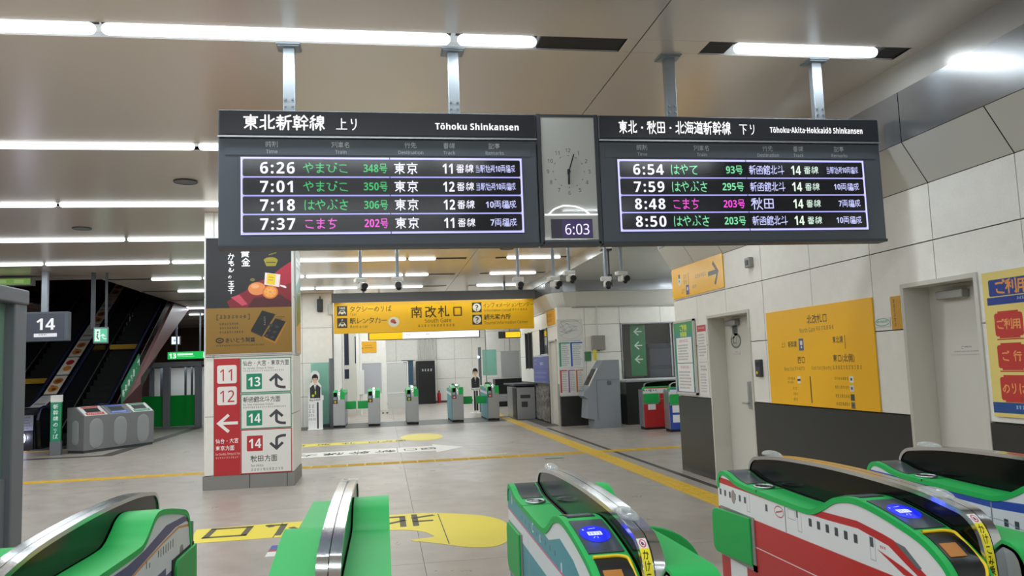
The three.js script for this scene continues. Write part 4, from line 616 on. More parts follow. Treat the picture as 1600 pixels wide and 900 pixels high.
function gate(label, [x, z], turn, o) {
  const t = thing('ticket_gate', label, 'ticket gate', [x, 0, z], turn);
  gateHalf(t, false, o.left, { ...o, exit: !o.reader, flapOut: o.flapL }); gateHalf(t, true, o.right, { ...o, exit: true, reader: false, flapOut: o.flapR });
  part(t, 'screen_panel', slab(shapeOf([[-0.82, 0.8], ...PANEL.slice(1, -1).map(([a, b]) => [a * 0.995, b - 0.012]), [0.826, 0.8]]), 0.058).rotateY(-Math.PI / 2).translate(0.029, 0, 0), M.gloss, 'glossy black centre panel');
  for (const s of [-1, 1]) part(t, 'rim', ribbon(PANEL, s < 0 ? -0.035 : 0.0015, s < 0 ? -0.0015 : 0.035, 0.016), M.chrome);
  part(t, 'kick_base', box(0.33, 0.07, 1.78, 0, 0.035, 0), M.rubber);
  for (const s of [-1, 1]) part(t, 'end_plate', rbox(0.33, s > 0 ? 0.74 : 0.86, 0.012, 0.004, 0, s > 0 ? 0.44 : 0.5, s * 0.905), M.steel);
  if (o.reader) {
    for (const z of [-0.62, 0.56]) part(t, 'signal_dome', new THREE.SphereGeometry(1, 20, 12, 0, Math.PI * 2, 0, Math.PI / 2).scale(0.03, 0.024, 0.095).translate(0, PANEL.find(([a]) => a > z)[1], z), M.dome, 'clear lamp dome');
    part(t, 'warning_sticker', ribbon(PANEL.filter(([a, b]) => a > 0.745 && b > 0.78), -0.033, -0.004, 0.004, 0.0012), stickerMat, 'yellow warning sticker');
  }
  if (o.mid) { const s = new THREE.Shape(); s.moveTo(0, 0); s.lineTo(0.42, 0); s.lineTo(0.42, 0.4); s.quadraticCurveTo(0.4, 0.62, 0.16, 0.64); s.lineTo(0, 0.64); s.closePath(); part(t, 'flap', slab(s, 0.03, 0.006).translate(W, 0.24, -0.3), M.flapGreen, 'green flap standing across the aisle'); }
  if (o.farRight) { part(t, 'flap_pocket', merge([box(0.004, 0.25, 0.37, W + 0.001, 0.715, -0.69), box(0.006, 0.25, 0.025, W + 0.002, 0.715, -0.5)]), M.rubber); part(t, 'flap', slab(flapShape, 0.014, 0.003).rotateY(Math.PI / 2).translate(W + 0.003, 0.61, -0.52), M.flapGreen, 'green flap with rounded corners'); }
  if (o.indicator) {
    const f = faced(0.14, 0.2, 0.012, indMats[o.indicator], M.darkGrey), m = part(t, 'indicator', f.geo, f.mats, 'small arrow or stop display'); m.position.set(-0.1, 0.79, 0.915);
    part(t, 'end_cover', merge([rbox(0.13, 0.3, 0.02, 0.006, 0.105, 0.88, 0.9)]), M.green); part(t, 'end_window', box(0.1, 0.12, 0.008, -0.1, 0.95, 0.905), M.gloss);
  }
  for (const s of o.closed ?? []) part(t, 'flap', rbox(0.3, 0.23, 0.03, 0.012, s * (W + 0.155), 0.62, 0.5), M.flapGreen, 'closed green flap');
  return t;
}
const GZ = -3.12;
gate('nearest-left ticket gate with a purple and white train printed on it', [-1.065, GZ], 0, { detail: true, left: 'plain', right: 'purple', farRight: true });
gate('plain green ticket gate seen end-on below the left departure board', [-0.165, GZ], 0, { detail: true, left: 'plain', right: 'plain', flapL: 0.37 });
gate('ticket gate with a teal and white train printed on it', [0.775, GZ], 0, { detail: true, reader: true, left: 'teal', right: 'plain', mid: true });
gate('ticket gate with a red and white train printed on it', [1.892, GZ], 0, { detail: true, reader: true, left: 'red', right: 'plain', mid: true, flapL: 0.09 });
gate('nearest-right ticket gate with a blue stripe, against the white wall', [2.755, GZ], 0, { detail: true, reader: true, left: 'blue', right: 'plain' });
gate('red-based ticket gate end in the side corridor under the office window', [6.9, -18.2], Math.PI / 2, { detail: true, left: 'red', right: 'plain' });
gate('blue-based ticket gate end in the side corridor, half behind the wall', [7.2, -17.3], Math.PI / 2, { detail: true, left: 'blue', right: 'plain' });
const FG = [[-1.3, 'leftmost far silver ticket gate under the yellow gate sign', 'amber', [1]], [-0.3, 'second far silver ticket gate from the left, with an amber display', 'amber', [-1]], [0.82, 'third far silver ticket gate, alone in the middle of the row', 'arrow', []], [2.15, 'far ticket gate with a pale teal side and red stop display', 'stop', [1]], [3.22, 'rightmost far ticket gate before the black counter', 'stop', [-1]]];
for (const [x, label, ind, closed] of FG) gate(label, [x, -24.6], 0, { left: ind === 'stop' ? 'teal' : 'plain', right: 'plain', indicator: ind, closed });

// ================= SIGNS AND FITTINGS ON THE RIGHT WALL =================
// a flat sheet on the right wall: u is z of its far (left) edge
function onWall(name, label, category, z0, z1, y0, y1, front, side = M.white, out = 0.012, at = 4.3) {
  const f = faced(Math.abs(z1 - z0), y1 - y0, out, front, side);
  return single(name, label, category, f.geo, f.mats, [at - out / 2 - 0.002, (y0 + y1) / 2, (z0 + z1) / 2], -Math.PI / 2);
}
onWall('wall_sign', 'large yellow sign listing the exits, on the white wall between the two doors', 'sign', -8.4, -6.415, 1.08, 2.09, printed(tex(1190, 606, (c, W, H) => {
  fill(c, '#ffbf04', 0, 0, W, H); const k = '#463714';
  write(c, '北改札口', 640, 78, 54, { color: k, align: 'center' }); write(c, 'North Gate', 520, 140, 34, { color: '#7a5a16', align: 'center' }); fineprint(c, 620, 124, 210, 1, 36, '#7a5a16', 0.7);
  write(c, '上り', 190, 222, 34, { color: k, squeeze: 0.8 }); write(c, '新幹線', 330, 222, 40, { color: k, squeeze: 0.85, align: 'center' }); round(c, '#4a5a8c', 410, 190, 56, 74, 4); fill(c, '#e7e4e0', 424, 204, 28, 26); fill(c, '#e7e4e0', 430, 236, 16, 14); fill(c, '#e9b84a', 404, 190, 6, 74);
  write(c, '西口', 380, 322, 44, { color: k }); write(c, 'West Exit', 200, 378, 30, { color: '#7a5a16' }); fineprint(c, 340, 364, 130, 1, 32, '#7a5a16', 0.7);
  write(c, '東北線', 790, 212, 42, { color: k, squeeze: 0.8 }); fill(c, '#8c3a20', 912, 188, 6, 78); write(c, '東口(北側)', 780, 318, 44, { color: k }); write(c, 'East Exit (North)', 540, 372, 28, { color: '#7a5a16' }); fineprint(c, 770, 358, 290, 1, 34, '#7a5a16', 0.7);
  fineprint(c, 240, 430, 110, 2, 24, '#5a4516', 0.7); fill(c, '#e9e6df', 362, 424, 38, 44); fill(c, '#3c3a3a', 362, 440, 38, 14); for (let i = 0; i < 3; i++) fineprint(c, 300, 492 + i * 34, 60, 1, 28, '#6b5216', 0.6);
  fill(c, '#403418', 510, 424, 12, 160);
  for (const [y, col] of [[424, '#e6efe6'], [474, '#d8d8dc'], [524, '#4a4f3c'], [568, '#7a6a5a']]) { fill(c, col, 930, y - 4, 38, 36); fill(c, '#2c4a3c', 940, y + 6, 16, 14); fineprint(c, 780, y, 140, 1, 26, '#5a4516', 0.7); }
}), 0.35), M.signYellow);
onWall('wall_sign', 'yellow sign with a black right arrow, high at the far end of the wall', 'sign', -11.26, -9.46, 2.495, 2.935, printed(tex(760, 190, (c, W, H) => {
  fill(c, '#ffbf04', 0, 0, W, H); c.strokeStyle = '#3a3018'; c.lineWidth = 22; c.beginPath(); c.moveTo(632, 34); c.lineTo(692, 92); c.lineTo(650, 160); c.stroke(); line(c, '#3a3018', 26, [[560, 92], [690, 92]]);
  disc(c, '#e8e6d8', 124, 84, 24, 30); fill(c, '#3d3a36', 112, 44, 26, 24); fill(c, '#3f7a5a', 116, 78, 16, 14); fineprint(c, 190, 52, 70, 2, 34, '#7a4a20', 0.8); fill(c, '#a04a28', 268, 48, 8, 70); fineprint(c, 376, 72, 170, 1, 34, '#7a5a16', 0.7); round(c, '#4a4a8c', 226, 120, 48, 60, 4); fill(c, '#e7e4e0', 240, 134, 20, 20); write(c, '上り', 150, 150, 28, { color: '#6a4a18' }); fineprint(c, 326, 132, 60, 1, 30, '#7a5a16', 0.6);
}), 0.18), M.signYellow);
const frameOf = (t, w, h, th, m) => part(t, 'frame', merge([box(w, th, 0.03, 0, h / 2 - th / 2, 0), box(w, th, 0.03, 0, -h / 2 + th / 2, 0), box(th, h, 0.03, -w / 2 + th / 2, 0, 0), box(th, h, 0.03, w / 2 - th / 2, 0, 0)]), m);
{
  const t = thing('notice_board', 'teal notice board with two white sheets at the wall end', 'notice board', [4.275, 1.635, -10.88], -Math.PI / 2);
  frameOf(t, 0.78, 1.06, 0.03, M.frame); face(t, 'board_sheet', 0.74, 1.02, 0.012, printed(tex(370, 510, (c, W, H) => { fill(c, '#3f8f8a', 0, 0, W, H); poly(c, '#3a9a62', [[0, 0], [W, 0], [W, 90], [0, 70]]); write(c, 'ご利用', W / 2, 44, 44, { color: '#e8e23a', align: 'center', weight: 0.14 }); write(c, '新幹線', W / 2, 92, 38, { color: '#d8e23a', align: 'center', weight: 0.14 }); fill(c, '#c9d23a', 30, H - 62, W - 60, 10); fill(c, '#2f5f9a', 0, H - 44, W, 44); })), [0, 0, 0.002]);
  const sh = (n) => printed(tex(290, 180, (c, W, H) => { reseed(n); fill(c, '#eceae6', 0, 0, W, H); fineprint(c, 60, 14, 170, 1, 26, '#c0485a', 0.7); fineprint(c, 24, 50, 230, 6, 20, '#55565a', 0.55); }));
  face(t.children[1], 'notice_sheet', 0.58, 0.36, 0.006, sh(3), [0.02, 0.1, 0.012]); face(t.children[1], 'notice_sheet', 0.58, 0.4, 0.006, sh(5), [0.02, -0.29, 0.012]);
}
onWall('notice', 'narrow white notice with a red heading, left of the nearer-left door', 'notice', -10.43, -10.13, 1.6, 2.06, printed(tex(150, 230, (c, W, H) => { fill(c, '#e6e3de', 0, 0, W, H); fill(c, '#c4474c', 0, 0, W, 44); fineprint(c, 20, 14, 110, 1, 24, '#f0dcd8'); fineprint(c, 12, 60, 126, 8, 20, '#6a6a6a', 0.5); })), M.white, 0.006);
onWall('notice', 'narrow plain white notice directly above the wainscot by the door frame', 'notice', -10.43, -10.13, 1.1, 1.58, printed(tex(150, 240, (c, W, H) => { fill(c, '#e4e2dd', 0, 0, W, H); line(c, '#555', 2, [[12, 12], [138, 12]]); fineprint(c, 26, 34, 100, 2, 22, '#555', 0.6); fineprint(c, 16, 90, 116, 7, 19, '#777', 0.5); })), M.white, 0.006);
onWall('poster', 'yellow poster with blue heading and three red emblems, at the right edge', 'poster', -5.08, -3.9, 1.12, 2.14, printed(tex(700, 605, (c, W, H) => {
  fill(c, '#e8d27a', 0, 0, W, H); round(c, '#27408e', 34, 34, W - 60, 70, 8); write(c, 'ご利用いただ', 66, 68, 58, { color: '#e89a4a', weight: 0.14 }); poly(c, '#27408e', [[20, 108], [W, 108], [W, 140], [20, 140]]); fineprint(c, 180, 114, 400, 1, 26, '#c9cfe4');
  for (let i = 0; i < 3; i++) { const y = 176 + i * 132; round(c, '#c43a34', 50, y, 150, 96, 12); fill(c, '#c43a34', 70, y - 8, 110, 112); write(c, ['ご利用', 'ご一行', 'のりば'][i], 124, y + 46, 42, { color: '#f0a45a', align: 'center', weight: 0.13 }); fill(c, '#b8403a', 56, y + 106, 140, 5); fineprint(c, 218, y - 6, 360, 2, 26, '#a8402c', 0.7); fineprint(c, 218, y + 50, 380, 3, 20, '#5f6a3a', 0.55); }
  fineprint(c, 150, 522, 400, 1, 24, '#50502f'); fill(c, '#24508f', 0, H - 60, W, 44); fineprint(c, 120, H - 50, 500, 1, 34, '#9ac2da');
}), 0.3), M.steel, 0.02);
onWall('wall_label', 'narrow vertical yellow label beside the door nearer the camera', 'sign', -6.16, -6.04, 1.79, 2.07, printed(tex(60, 140, (c) => { fill(c, '#d39a1c', 0, 0, 60, 140); fineprint(c, 16, 12, 24, 6, 20, '#4a3a14', 0.8); })), M.signYellow, 0.008);
onWall('wall_label', 'small white and green label left of the narrow yellow one', 'sign', -6.4, -6.19, 1.82, 1.9, printed(tex(120, 46, (c) => { fill(c, '#dfe6df', 0, 0, 120, 46); ring(c, '#3f8a5a', 60, 23, 56, 18, 3); fineprint(c, 14, 14, 92, 1, 26, '#3f8a5a'); })), M.white, 0.006);
{
  const t = thing('intercom', 'dark grey entry box beside the lever-locked door', 'intercom', [4.28, 1.47, -8.63], -Math.PI / 2); part(t, 'case', rbox(0.12, 0.2, 0.05, 0.012, 0, 0, 0), M.darkGrey); part(t, 'button', cyl(0.018, 0.018, 0.01).rotateX(Math.PI / 2).translate(0, -0.05, 0.028), M.yellow); part(t, 'speaker_grille', box(0.07, 0.05, 0.006, 0, 0.045, 0.025), M.black);
  const s = thing('wall_sensor', 'small square grey sensor high on the white wall', 'sensor', [4.275, 2.71, -8.7], -Math.PI / 2); part(s, 'case', rbox(0.13, 0.12, 0.06, 0.012, 0, 0, 0), M.closer); part(s, 'lens', rbox(0.06, 0.06, 0.02, 0.008, 0, 0, 0.035), M.grey);
}
// decal on the door: a plain seated figure in grey
{ const t = thing('door_sticker', 'grey seated-figure sticker on the door with the lever lock', 'sticker', [4.518, 1.9, -9.72], -Math.PI / 2);
  const e = (rx, ry, x, y, z) => new THREE.CylinderGeometry(1, 1, 0.002, 24).rotateX(Math.PI / 2).scale(rx, ry, 1).translate(x, y, z);
  part(t, 'outline', merge([e(0.15, 0.1, 0.01, -0.08, 0), e(0.08, 0.12, 0, 0.07, 0)]), mat(0x767c70, 0.6)); part(t, 'coat', merge([e(0.12, 0.07, 0.015, -0.085, 0.001), e(0.05, 0.03, -0.06, -0.02, 0.001)]), mat(0xb9bbb0, 0.6)); part(t, 'head', e(0.05, 0.06, 0, 0.08, 0.0015), mat(0x575e52, 0.6)); part(t, 'folds', merge([e(0.006, 0.05, 0.04, -0.08, 0.002), e(0.05, 0.006, -0.02, -0.11, 0.002), e(0.006, 0.04, -0.05, -0.08, 0.002)]), mat(0x5a6056, 0.6)); }

// ================= OFFICE FITTINGS =================
{
  const t = thing('service_machine', 'tall grey self-service machine with a sloped screen against the office wall', 'machine', [0, 0, -19.35]);
  part(t, 'cabinet', slab(shapeOf([[5.08, 0], [5.74, 0], [5.75, 1.65], [5.36, 1.65], [5.2, 1.42], [4.95, 0.98], [4.86, 0.92], [4.83, 0.8], [4.94, 0.72], [4.9, 0.26], [5.08, 0.22]]), 0.6, 0.012).translate(0, 0, -0.3), M.atm);
  part(t, 'screen', slab(shapeOf([[5.19, 1.44], [4.98, 1.06], [4.97, 1.07], [5.18, 1.45]]), 0.4).translate(-0.005, 0, -0.2), M.gloss); part(t, 'bezel', slab(shapeOf([[5.2, 1.45], [4.97, 1.03], [4.945, 1.05], [5.175, 1.47]]), 0.02).translate(0, 0, 0.29), M.white); part(t, 'keypad', rbox(0.14, 0.03, 0.36, 0.01, 4.89, 0.94, 0), M.steel);
  part(t, 'seam', merge([box(0.6, 0.006, 0.004, 5.43, 1.18, 0.302), box(0.006, 0.96, 0.004, 5.16, 0.7, 0.302)]), M.atmDark); part(t, 'vent', box(0.1, 0.09, 0.006, 5.48, 1.1, 0.302), M.atmDark);
}
const sheet = (name, label, cat, w, h, pos, draw, side = M.white, d = 0.015, rough = 0.4) => { const f = faced(w, h, d, printed(tex(Math.max(64, w * 420), Math.max(64, h * 420), draw), rough), side); return single(name, label, cat, f.geo, f.mats, pos); };
sheet('route_map', 'white framed route map at the top of the office corner', 'map', 0.68, 0.52, [4.82, 2.5, -20.19], (c, W, H) => { fill(c, '#dcdcd8', 0, 0, W, H); ring(c, '#aaa', W / 2, H / 2, W / 2 - 3, H / 2 - 3, 2); reseed(4); for (let i = 0; i < 9; i++) line(c, ['#8a94a0', '#a08a94', '#8aa090'][i % 3], 3, [[20 + rnd() * 40, 20 + rnd() * 170], [80 + rnd() * 60, 20 + rnd() * 170], [160 + rnd() * 100, 20 + rnd() * 170]]); fineprint(c, 40, 16, 200, 1, 20, '#777'); });
sheet('timetable', 'timetable with green and blue columns, under the route map', 'timetable', 0.68, 0.72, [4.82, 1.86, -20.19], (c, W, H) => { fill(c, '#dfe3e2', 0, 0, W, H); fineprint(c, 20, 6, W - 40, 1, 20, '#888'); fill(c, '#3f9a6a', 12, 26, 20, H - 40); fill(c, '#3f9a6a', 12, 26, 120, 14); fill(c, '#2f5fae', 138, 26, 20, H - 40); fill(c, '#2f5fae', 138, 26, W - 150, 14); reseed(8); fineprint(c, 40, 48, 84, 12, 20, '#6f7a76'); fineprint(c, 166, 48, 100, 12, 20, '#6f7680'); });
sheet('timetable', 'timetable with red, purple and orange columns, just above the black base', 'timetable', 0.68, 0.7, [4.82, 1.13, -20.19], (c, W, H) => { fill(c, '#e2e2df', 0, 0, W, H); [['#c2474c', 10], ['#a070b0', 100], ['#c87a4a', 188]].forEach(([k, x]) => { fill(c, k, x, 16, 18, H - 50); fill(c, k, x, 16, 82, 12); fineprint(c, x + 24, 40, 52, 11, 19, '#777'); }); });
{
  const t = thing('wall_box', 'grey metal box on the white office wall above the machine', 'box', [5.55, 2.12, -20.13]); part(t, 'case', rbox(0.34, 0.38, 0.16, 0.015, 0, 0, 0), mat(0x8f8d86, 0.5)); part(t, 'latch', cyl(0.02, 0.02, 0.04, 0, -0.2, 0.02), M.darkGrey); part(t, 'conduit', cyl(0.015, 0.015, 0.78, 0, 0.57, -0.04, 8), M.soffit);
  single('yellow_tag', 'bright yellow upright tag on top of the grey machine', 'tag', rbox(0.09, 0.28, 0.02, 0.004), mat(0xe0d23a, 0.5), [5.41, 1.8, -20.0]); single('green_tag', 'small green label beside the yellow tag', 'tag', merge([rbox(0.17, 0.24, 0.015, 0.004), box(0.12, 0.03, 0.018, 0, 0.04, 0.003)]), mat(0x4f8a62, 0.5), [5.27, 1.78, -20.18]);
  const k = thing('counter', 'black counter under the office window with a steel sill', 'counter', [7.7, 0, -19.92]); part(k, 'front', span(-1.6, 1.6, 0, 1.06, -0.24, 0.25), M.wainscot); part(k, 'sill', rbox(3.2, 0.06, 0.52, 0.01, 0, 1.1, 0), M.steel);
  sheet('banner', 'green hanging banner with three white left arrows behind the office window', 'banner', 0.42, 1.36, [6.72, 1.9, -20.42], (c, W, H) => { fill(c, '#1c7a4c', 0, 0, W, H); for (let i = 0; i < 3; i++) { const y = 80 + i * 155; c.strokeStyle = '#d5e6d8'; c.lineWidth = 14; c.beginPath(); c.moveTo(98, y - 42); c.lineTo(50, y); c.lineTo(98, y + 42); c.stroke(); line(c, '#d5e6d8', 14, [[52, y], [136, y]]); } }, M.green);
  const o = thing('filing_cabinet', 'grey cabinet inside the office, seen through the window', 'cabinet', [7.9, 0, -22]); part(o, 'case', rbox(0.9, 2.1, 0.5, 0.01, 0, 1.05, 0), mat(0x5a6478, 0.5)); for (const y of [0.5, 1.1, 1.7]) { part(o, 'drawer', rbox(0.84, 0.5, 0.03, 0.006, 0, y, 0.26), mat(0x6a748a, 0.5)); }
  const o2 = thing('coat_stand', 'dark coat hanging inside the office, left in the window', 'coat', [6.45, 0, -21.6]); part(o2, 'coat', new THREE.LatheGeometry([[0.03, 1.95], [0.12, 1.85], [0.22, 1.6], [0.24, 1.2], [0.3, 0.7]].map((p) => new THREE.Vector2(...p)), 20), mat(0x39414a, 0.9)); part(o2, 'pole', cyl(0.02, 0.02, 2, 0, 1, 0), M.steel); part(o2, 'foot', cyl(0.22, 0.24, 0.03, 0, 0.015, 0), M.steel);
}
// along the office's left flank
function onFlank(name, label, cat, z0, z1, y0, y1, front, side = M.white, out = 0.02) { return onWall(name, label, cat, z0, z1, y0, y1, front, side, out, 4.5); }
onFlank('wall_sign', 'yellow sign on the curved office corner below the white band', 'sign', -21.5, -20.45, 2.66, 3.05, printed(tex(220, 90, (c) => { fill(c, '#e3a01a', 0, 0, 220, 90); fineprint(c, 30, 20, 160, 2, 30, '#5a4516', 0.7); fill(c, '#4a3a18', 20, 16, 10, 56); })), M.signYellow);
onFlank('poster', 'purple-blue poster beside the office side door', 'poster', -23.7, -21.5, 1.1, 1.84, printed(tex(440, 150, (c, W, H) => { fill(c, '#4f57a0', 0, 0, W, H); fineprint(c, 30, 16, 90, 2, 22, '#9aa2d6'); fineprint(c, 210, 34, 90, 1, 36, '#cfd4f0'); fineprint(c, 30, 90, 380, 2, 24, '#8a92c8'); line(c, '#3f468a', 3, [[0, 74], [W, 74]]); })), M.grey);
onFlank('wall_panel_stone', 'dark mottled stone panel under the purple poster', 'panel', -23.6, -21.42, 0.03, 1.0, printed(srgb(speckle(128, [104, 100, 92], 24, 60, 31)), 0.25), M.darkGrey, 0.04);
{
  const t = thing('fare_machine', 'grey fare machine with a black front at the far side of the office flank', 'machine', [4.17, 0, -24.4]); part(t, 'cabinet', rbox(0.55, 0.96, 1.9, 0.015, 0, 0.48, 0), M.steel); part(t, 'top', rbox(0.7, 0.06, 2.1, 0.01, -0.02, 1.03, 0), M.darkGrey); part(t, 'front_panel', rbox(0.02, 0.9, 0.7, 0.006, -0.28, 0.48, 0.55), M.black); part(t, 'slot', merge([rbox(0.3, 0.1, 0.02, 0.006, -0.02, 0.68, 0.95), box(0.18, 0.16, 0.01, -0.05, 0.45, 0.955)]), M.darkGrey);
}

// ================= FAR SIDE OF THE SOUTH GATE =================
function standee(label, [x, z], turn, s, board) {
  const t = thing('standee', label, 'standee', [x, 0, z], turn);
  const draw = (c, W, H) => {
    fill(c, '#f2f2f0', 0, 0, W, H); const m = W / 2;
    poly(c, '#2b2d33', [[m - 70, 290], [m - 74, 180], [m - 30, 150], [m + 30, 150], [m + 74, 180], [m + 70, 290]]); poly(c, '#f4f4f4', [[m - 18, 150], [m + 18, 150], [m, 210]]); poly(c, '#26304a', [[m - 5, 160], [m + 5, 160], [m, 215]]);
    fill(c, '#e8c2a4', m - 14, 128, 28, 26); disc(c, '#edc9ad', m, 96, 38, 44); c.fillStyle = '#1d1a1c'; c.beginPath(); c.ellipse(m, 82, 44, 42, 0, Math.PI, 0); c.fill(); poly(c, '#1d1a1c', [[m - 44, 82], [m - 44, 108], [m - 30, 84], [m, 70], [m + 30, 84], [m + 44, 108], [m + 44, 82]]);
    disc(c, '#222', m - 15, 100, 4, 6); disc(c, '#222', m + 15, 100, 4, 6); line(c, '#a05a4a', 3, [[m - 8, 122], [m + 8, 122]]); line(c, '#2b2622', 3, [[m - 22, 90], [m - 8, 90]]); line(c, '#2b2622', 3, [[m + 8, 90], [m + 22, 90]]);
    if (board) { disc(c, '#c6d636', m - 30, 262, 20, 14); disc(c, '#c6d636', m + 4, 232, 10, 22); } else { disc(c, '#d0a060', m - 6, 205, 6); disc(c, '#d0a060', m - 6, 235, 6); }
    fill(c, '#f4f4f2', 0, 288, W, 36); write(c, 'May I HELP?', m, 306, 26, { color: '#444', align: 'center', bold: true });
    if (board) { fineprint(c, 30, 350, 90, 2, 50, '#7f8a96', 0.8); fill(c, '#3c4048', 146, 330, 24, 270); fineprint(c, 30, 450, 100, 2, 40, '#8a949c', 0.6); } else { fill(c, '#24262c', m - 36, 324, 32, 250); fill(c, '#24262c', m + 4, 324, 32, 250); }
  };
  const sh = new THREE.Shape(); const P = board ? [[-0.2, 0], [0.2, 0], [0.2, 0.82], [0.23, 0.84], [0.23, 0.96], [0.17, 0.98], [0.17, 1.24], [0.08, 1.36], [0.13, 1.44], [0.12, 1.58], [0.06, 1.66], [-0.06, 1.66], [-0.12, 1.58], [-0.13, 1.44], [-0.08, 1.36], [-0.17, 1.24], [-0.17, 0.98], [-0.2, 0.96]] : [[-0.11, 0.1], [-0.01, 0.1], [0, 0.7], [0.01, 0.1], [0.11, 0.1], [0.11, 0.82], [0.23, 0.84], [0.23, 0.96], [0.16, 0.98], [0.16, 1.24], [0.07, 1.36], [0.11, 1.44], [0.1, 1.58], [0.05, 1.64], [-0.05, 1.64], [-0.1, 1.58], [-0.11, 1.44], [-0.07, 1.36], [-0.16, 1.24], [-0.16, 0.98], [-0.23, 0.96], [-0.23, 0.84], [-0.11, 0.82]];
  P.forEach(([a, b], i) => (i ? sh.lineTo(a * s, b * s) : sh.moveTo(a * s, b * s)));
  part(t, 'cut_out', fitUV(slab(sh, 0.02), -0.25 * s, 0.25 * s, -0.02, 1.68 * s), printed(tex(250, 620, draw), 0.5), 'printed figure in a dark suit'); part(t, 'foot', rbox(0.42, 0.03, 0.34, 0.008, 0, 0.015, -0.02), M.white); part(t, 'strut', box(0.04, 1.1 * s, 0.02, 0, 0.56 * s, -0.02), M.white);
  return t;
}
standee('white standee of a suited attendant holding a help board, left of the far gates', [-1.93, -23.3], 0, 1, true);
standee('slim standee of a dark-suited attendant beyond the far gates', [3.14, -27.6], 0, 1, false);
{
  const t = thing('glass_screen', 'pale teal glass screen with a grey post, left of the far gates', 'glass screen', [-1.8, 0, -24.3]); part(t, 'pane', rbox(0.52, 1.82, 0.02, 0.005, -0.07, 0.99, 0), M.tealGlass); part(t, 'lower_panel', box(0.5, 0.98, 0.03, -0.07, 0.57, -0.03), mat(0x9fd0c0, 0.35)); part(t, 'post', rbox(0.12, 2.02, 0.1, 0.01, 0.26, 1.01, 0), M.grey); part(t, 'foot', box(0.5, 0.09, 0.08, -0.07, 0.045, 0), M.darkGrey);
  single('wall_speaker', 'black box speaker high on the white wall left of the yellow gate sign', 'speaker', merge([rbox(0.17, 0.38, 0.16, 0.02), cyl(0.015, 0.015, 0.12, 0, 0.22, -0.02)]), M.black, [-1.86, 3.63, -24.53]);
  single('wall_box', 'pale square box beside the left end of the yellow gate sign', 'box', merge([rbox(0.12, 0.32, 0.12, 0.015), box(0.02, 0.12, 0.02, 0, 0.2, 0)]), mat(0xc9c6bc, 0.5), [-1.56, 3.5, -24.55]);
  const sl = thing('doorframe_post', 'white slotted door post with dark glass strips beyond the left far gate', 'post', [-1.2, 0, -30]); part(sl, 'post', span(-0.25, 0.2, 0, 3.4, -0.3, 0), M.soffit); part(sl, 'dark_strip', merge([span(-0.22, -0.06, 1.85, 3.2, 0, 0.01), span(-0.22, -0.06, 1.35, 1.7, 0, 0.01), span(0.16, 0.2, 1.9, 2.9, 0, 0.01)]), M.handrail); part(sl, 'pipe', merge([cyl(0.05, 0.05, 3.4, 0.36, 1.7, -0.1), rbox(0.24, 0.9, 0.12, 0.01, 0.36, 1.2, -0.05)]), M.white);
  for (const [x, label] of [[-0.45, 'left grey-framed standing board beyond the far gates'], [0.5, 'right grey-framed standing board beyond the far gates']]) { const b = thing('standing_board', label, 'board', [x, 0, -30.6]); part(b, 'sheet', rbox(0.74, x < 0 ? 1.14 : 1.7, 0.03, 0.005, 0, x < 0 ? 1.32 : 1.02, 0), x < 0 ? mat(0xb9bac0, 0.4) : mat(0xc9cac6, 0.5)); part(b, 'frame', merge([box(0.8, 0.04, 0.05, 0, 1.91, 0), box(0.8, 0.03, 0.05, 0, 0.74, 0), box(0.04, 1.9, 0.05, -0.4, 0.96, 0), box(0.04, 1.9, 0.05, 0.4, 0.96, 0)]), M.white); part(b, 'foot', merge([box(0.06, 0.04, 0.5, -0.4, 0.02, 0), box(0.06, 0.04, 0.5, 0.4, 0.02, 0)]), M.black); }
  sheet('wall_sign', 'small yellow sign with an arrow on the far white wall under the gate sign', 'sign', 0.66, 0.46, [-0.6, 2.58, -32.98], (c, W, H) => { fill(c, '#e8a81c', 0, 0, W, H); line(c, '#6a5010', 6, [[60, 118], [24, 118]]); line(c, '#6a5010', 5, [[40, 104], [24, 118], [40, 132]]); fineprint(c, 80, 60, 140, 2, 40, '#7a5c14'); }, M.signYellow);
  const v = thing('locker', 'tall black box with a white word, against the far wall', 'cabinet', [1.92, 0, -37.4]); part(v, 'case', rbox(0.86, 1.98, 0.8, 0.015, 0, 0.99, 0), M.black); face(v, 'front_label', 0.7, 0.2, 0.006, printed(tex(140, 40, (c) => { fill(c, '#141518', 0, 0, 140, 40); fineprint(c, 22, 8, 96, 1, 30, '#e8e8e8', 0.75); })), [0.05, 1.55, 0.4], M.black); part(v, 'hinge_strip', box(0.02, 1.9, 0.02, -0.36, 0.98, 0.4), M.darkGrey);
  const dr = thing('glass_case', 'narrow blue-tinted glass case left of the black box', 'case', [1.12, 0, -37]); part(dr, 'pane', rbox(0.44, 1.5, 0.4, 0.01, 0, 1.25, 0), mat(0x3c5568, 0.15)); part(dr, 'base', rbox(0.48, 0.5, 0.44, 0.01, 0, 0.25, 0), M.darkGrey); part(dr, 'lid', box(0.6, 0.03, 0.46, 0, 2.02, 0), M.darkGrey);
  const fx = thing('fire_extinguisher', 'red fire extinguisher standing by the far wall', 'extinguisher', [2.55, 0, -37.6]); part(fx, 'bottle', new THREE.LatheGeometry([[0, 0], [0.08, 0], [0.085, 0.4], [0.05, 0.48], [0.02, 0.5]].map((p) => new THREE.Vector2(...p)), 18), M.red); part(fx, 'valve', rbox(0.06, 0.08, 0.04, 0.008, 0, 0.54, 0), M.black);
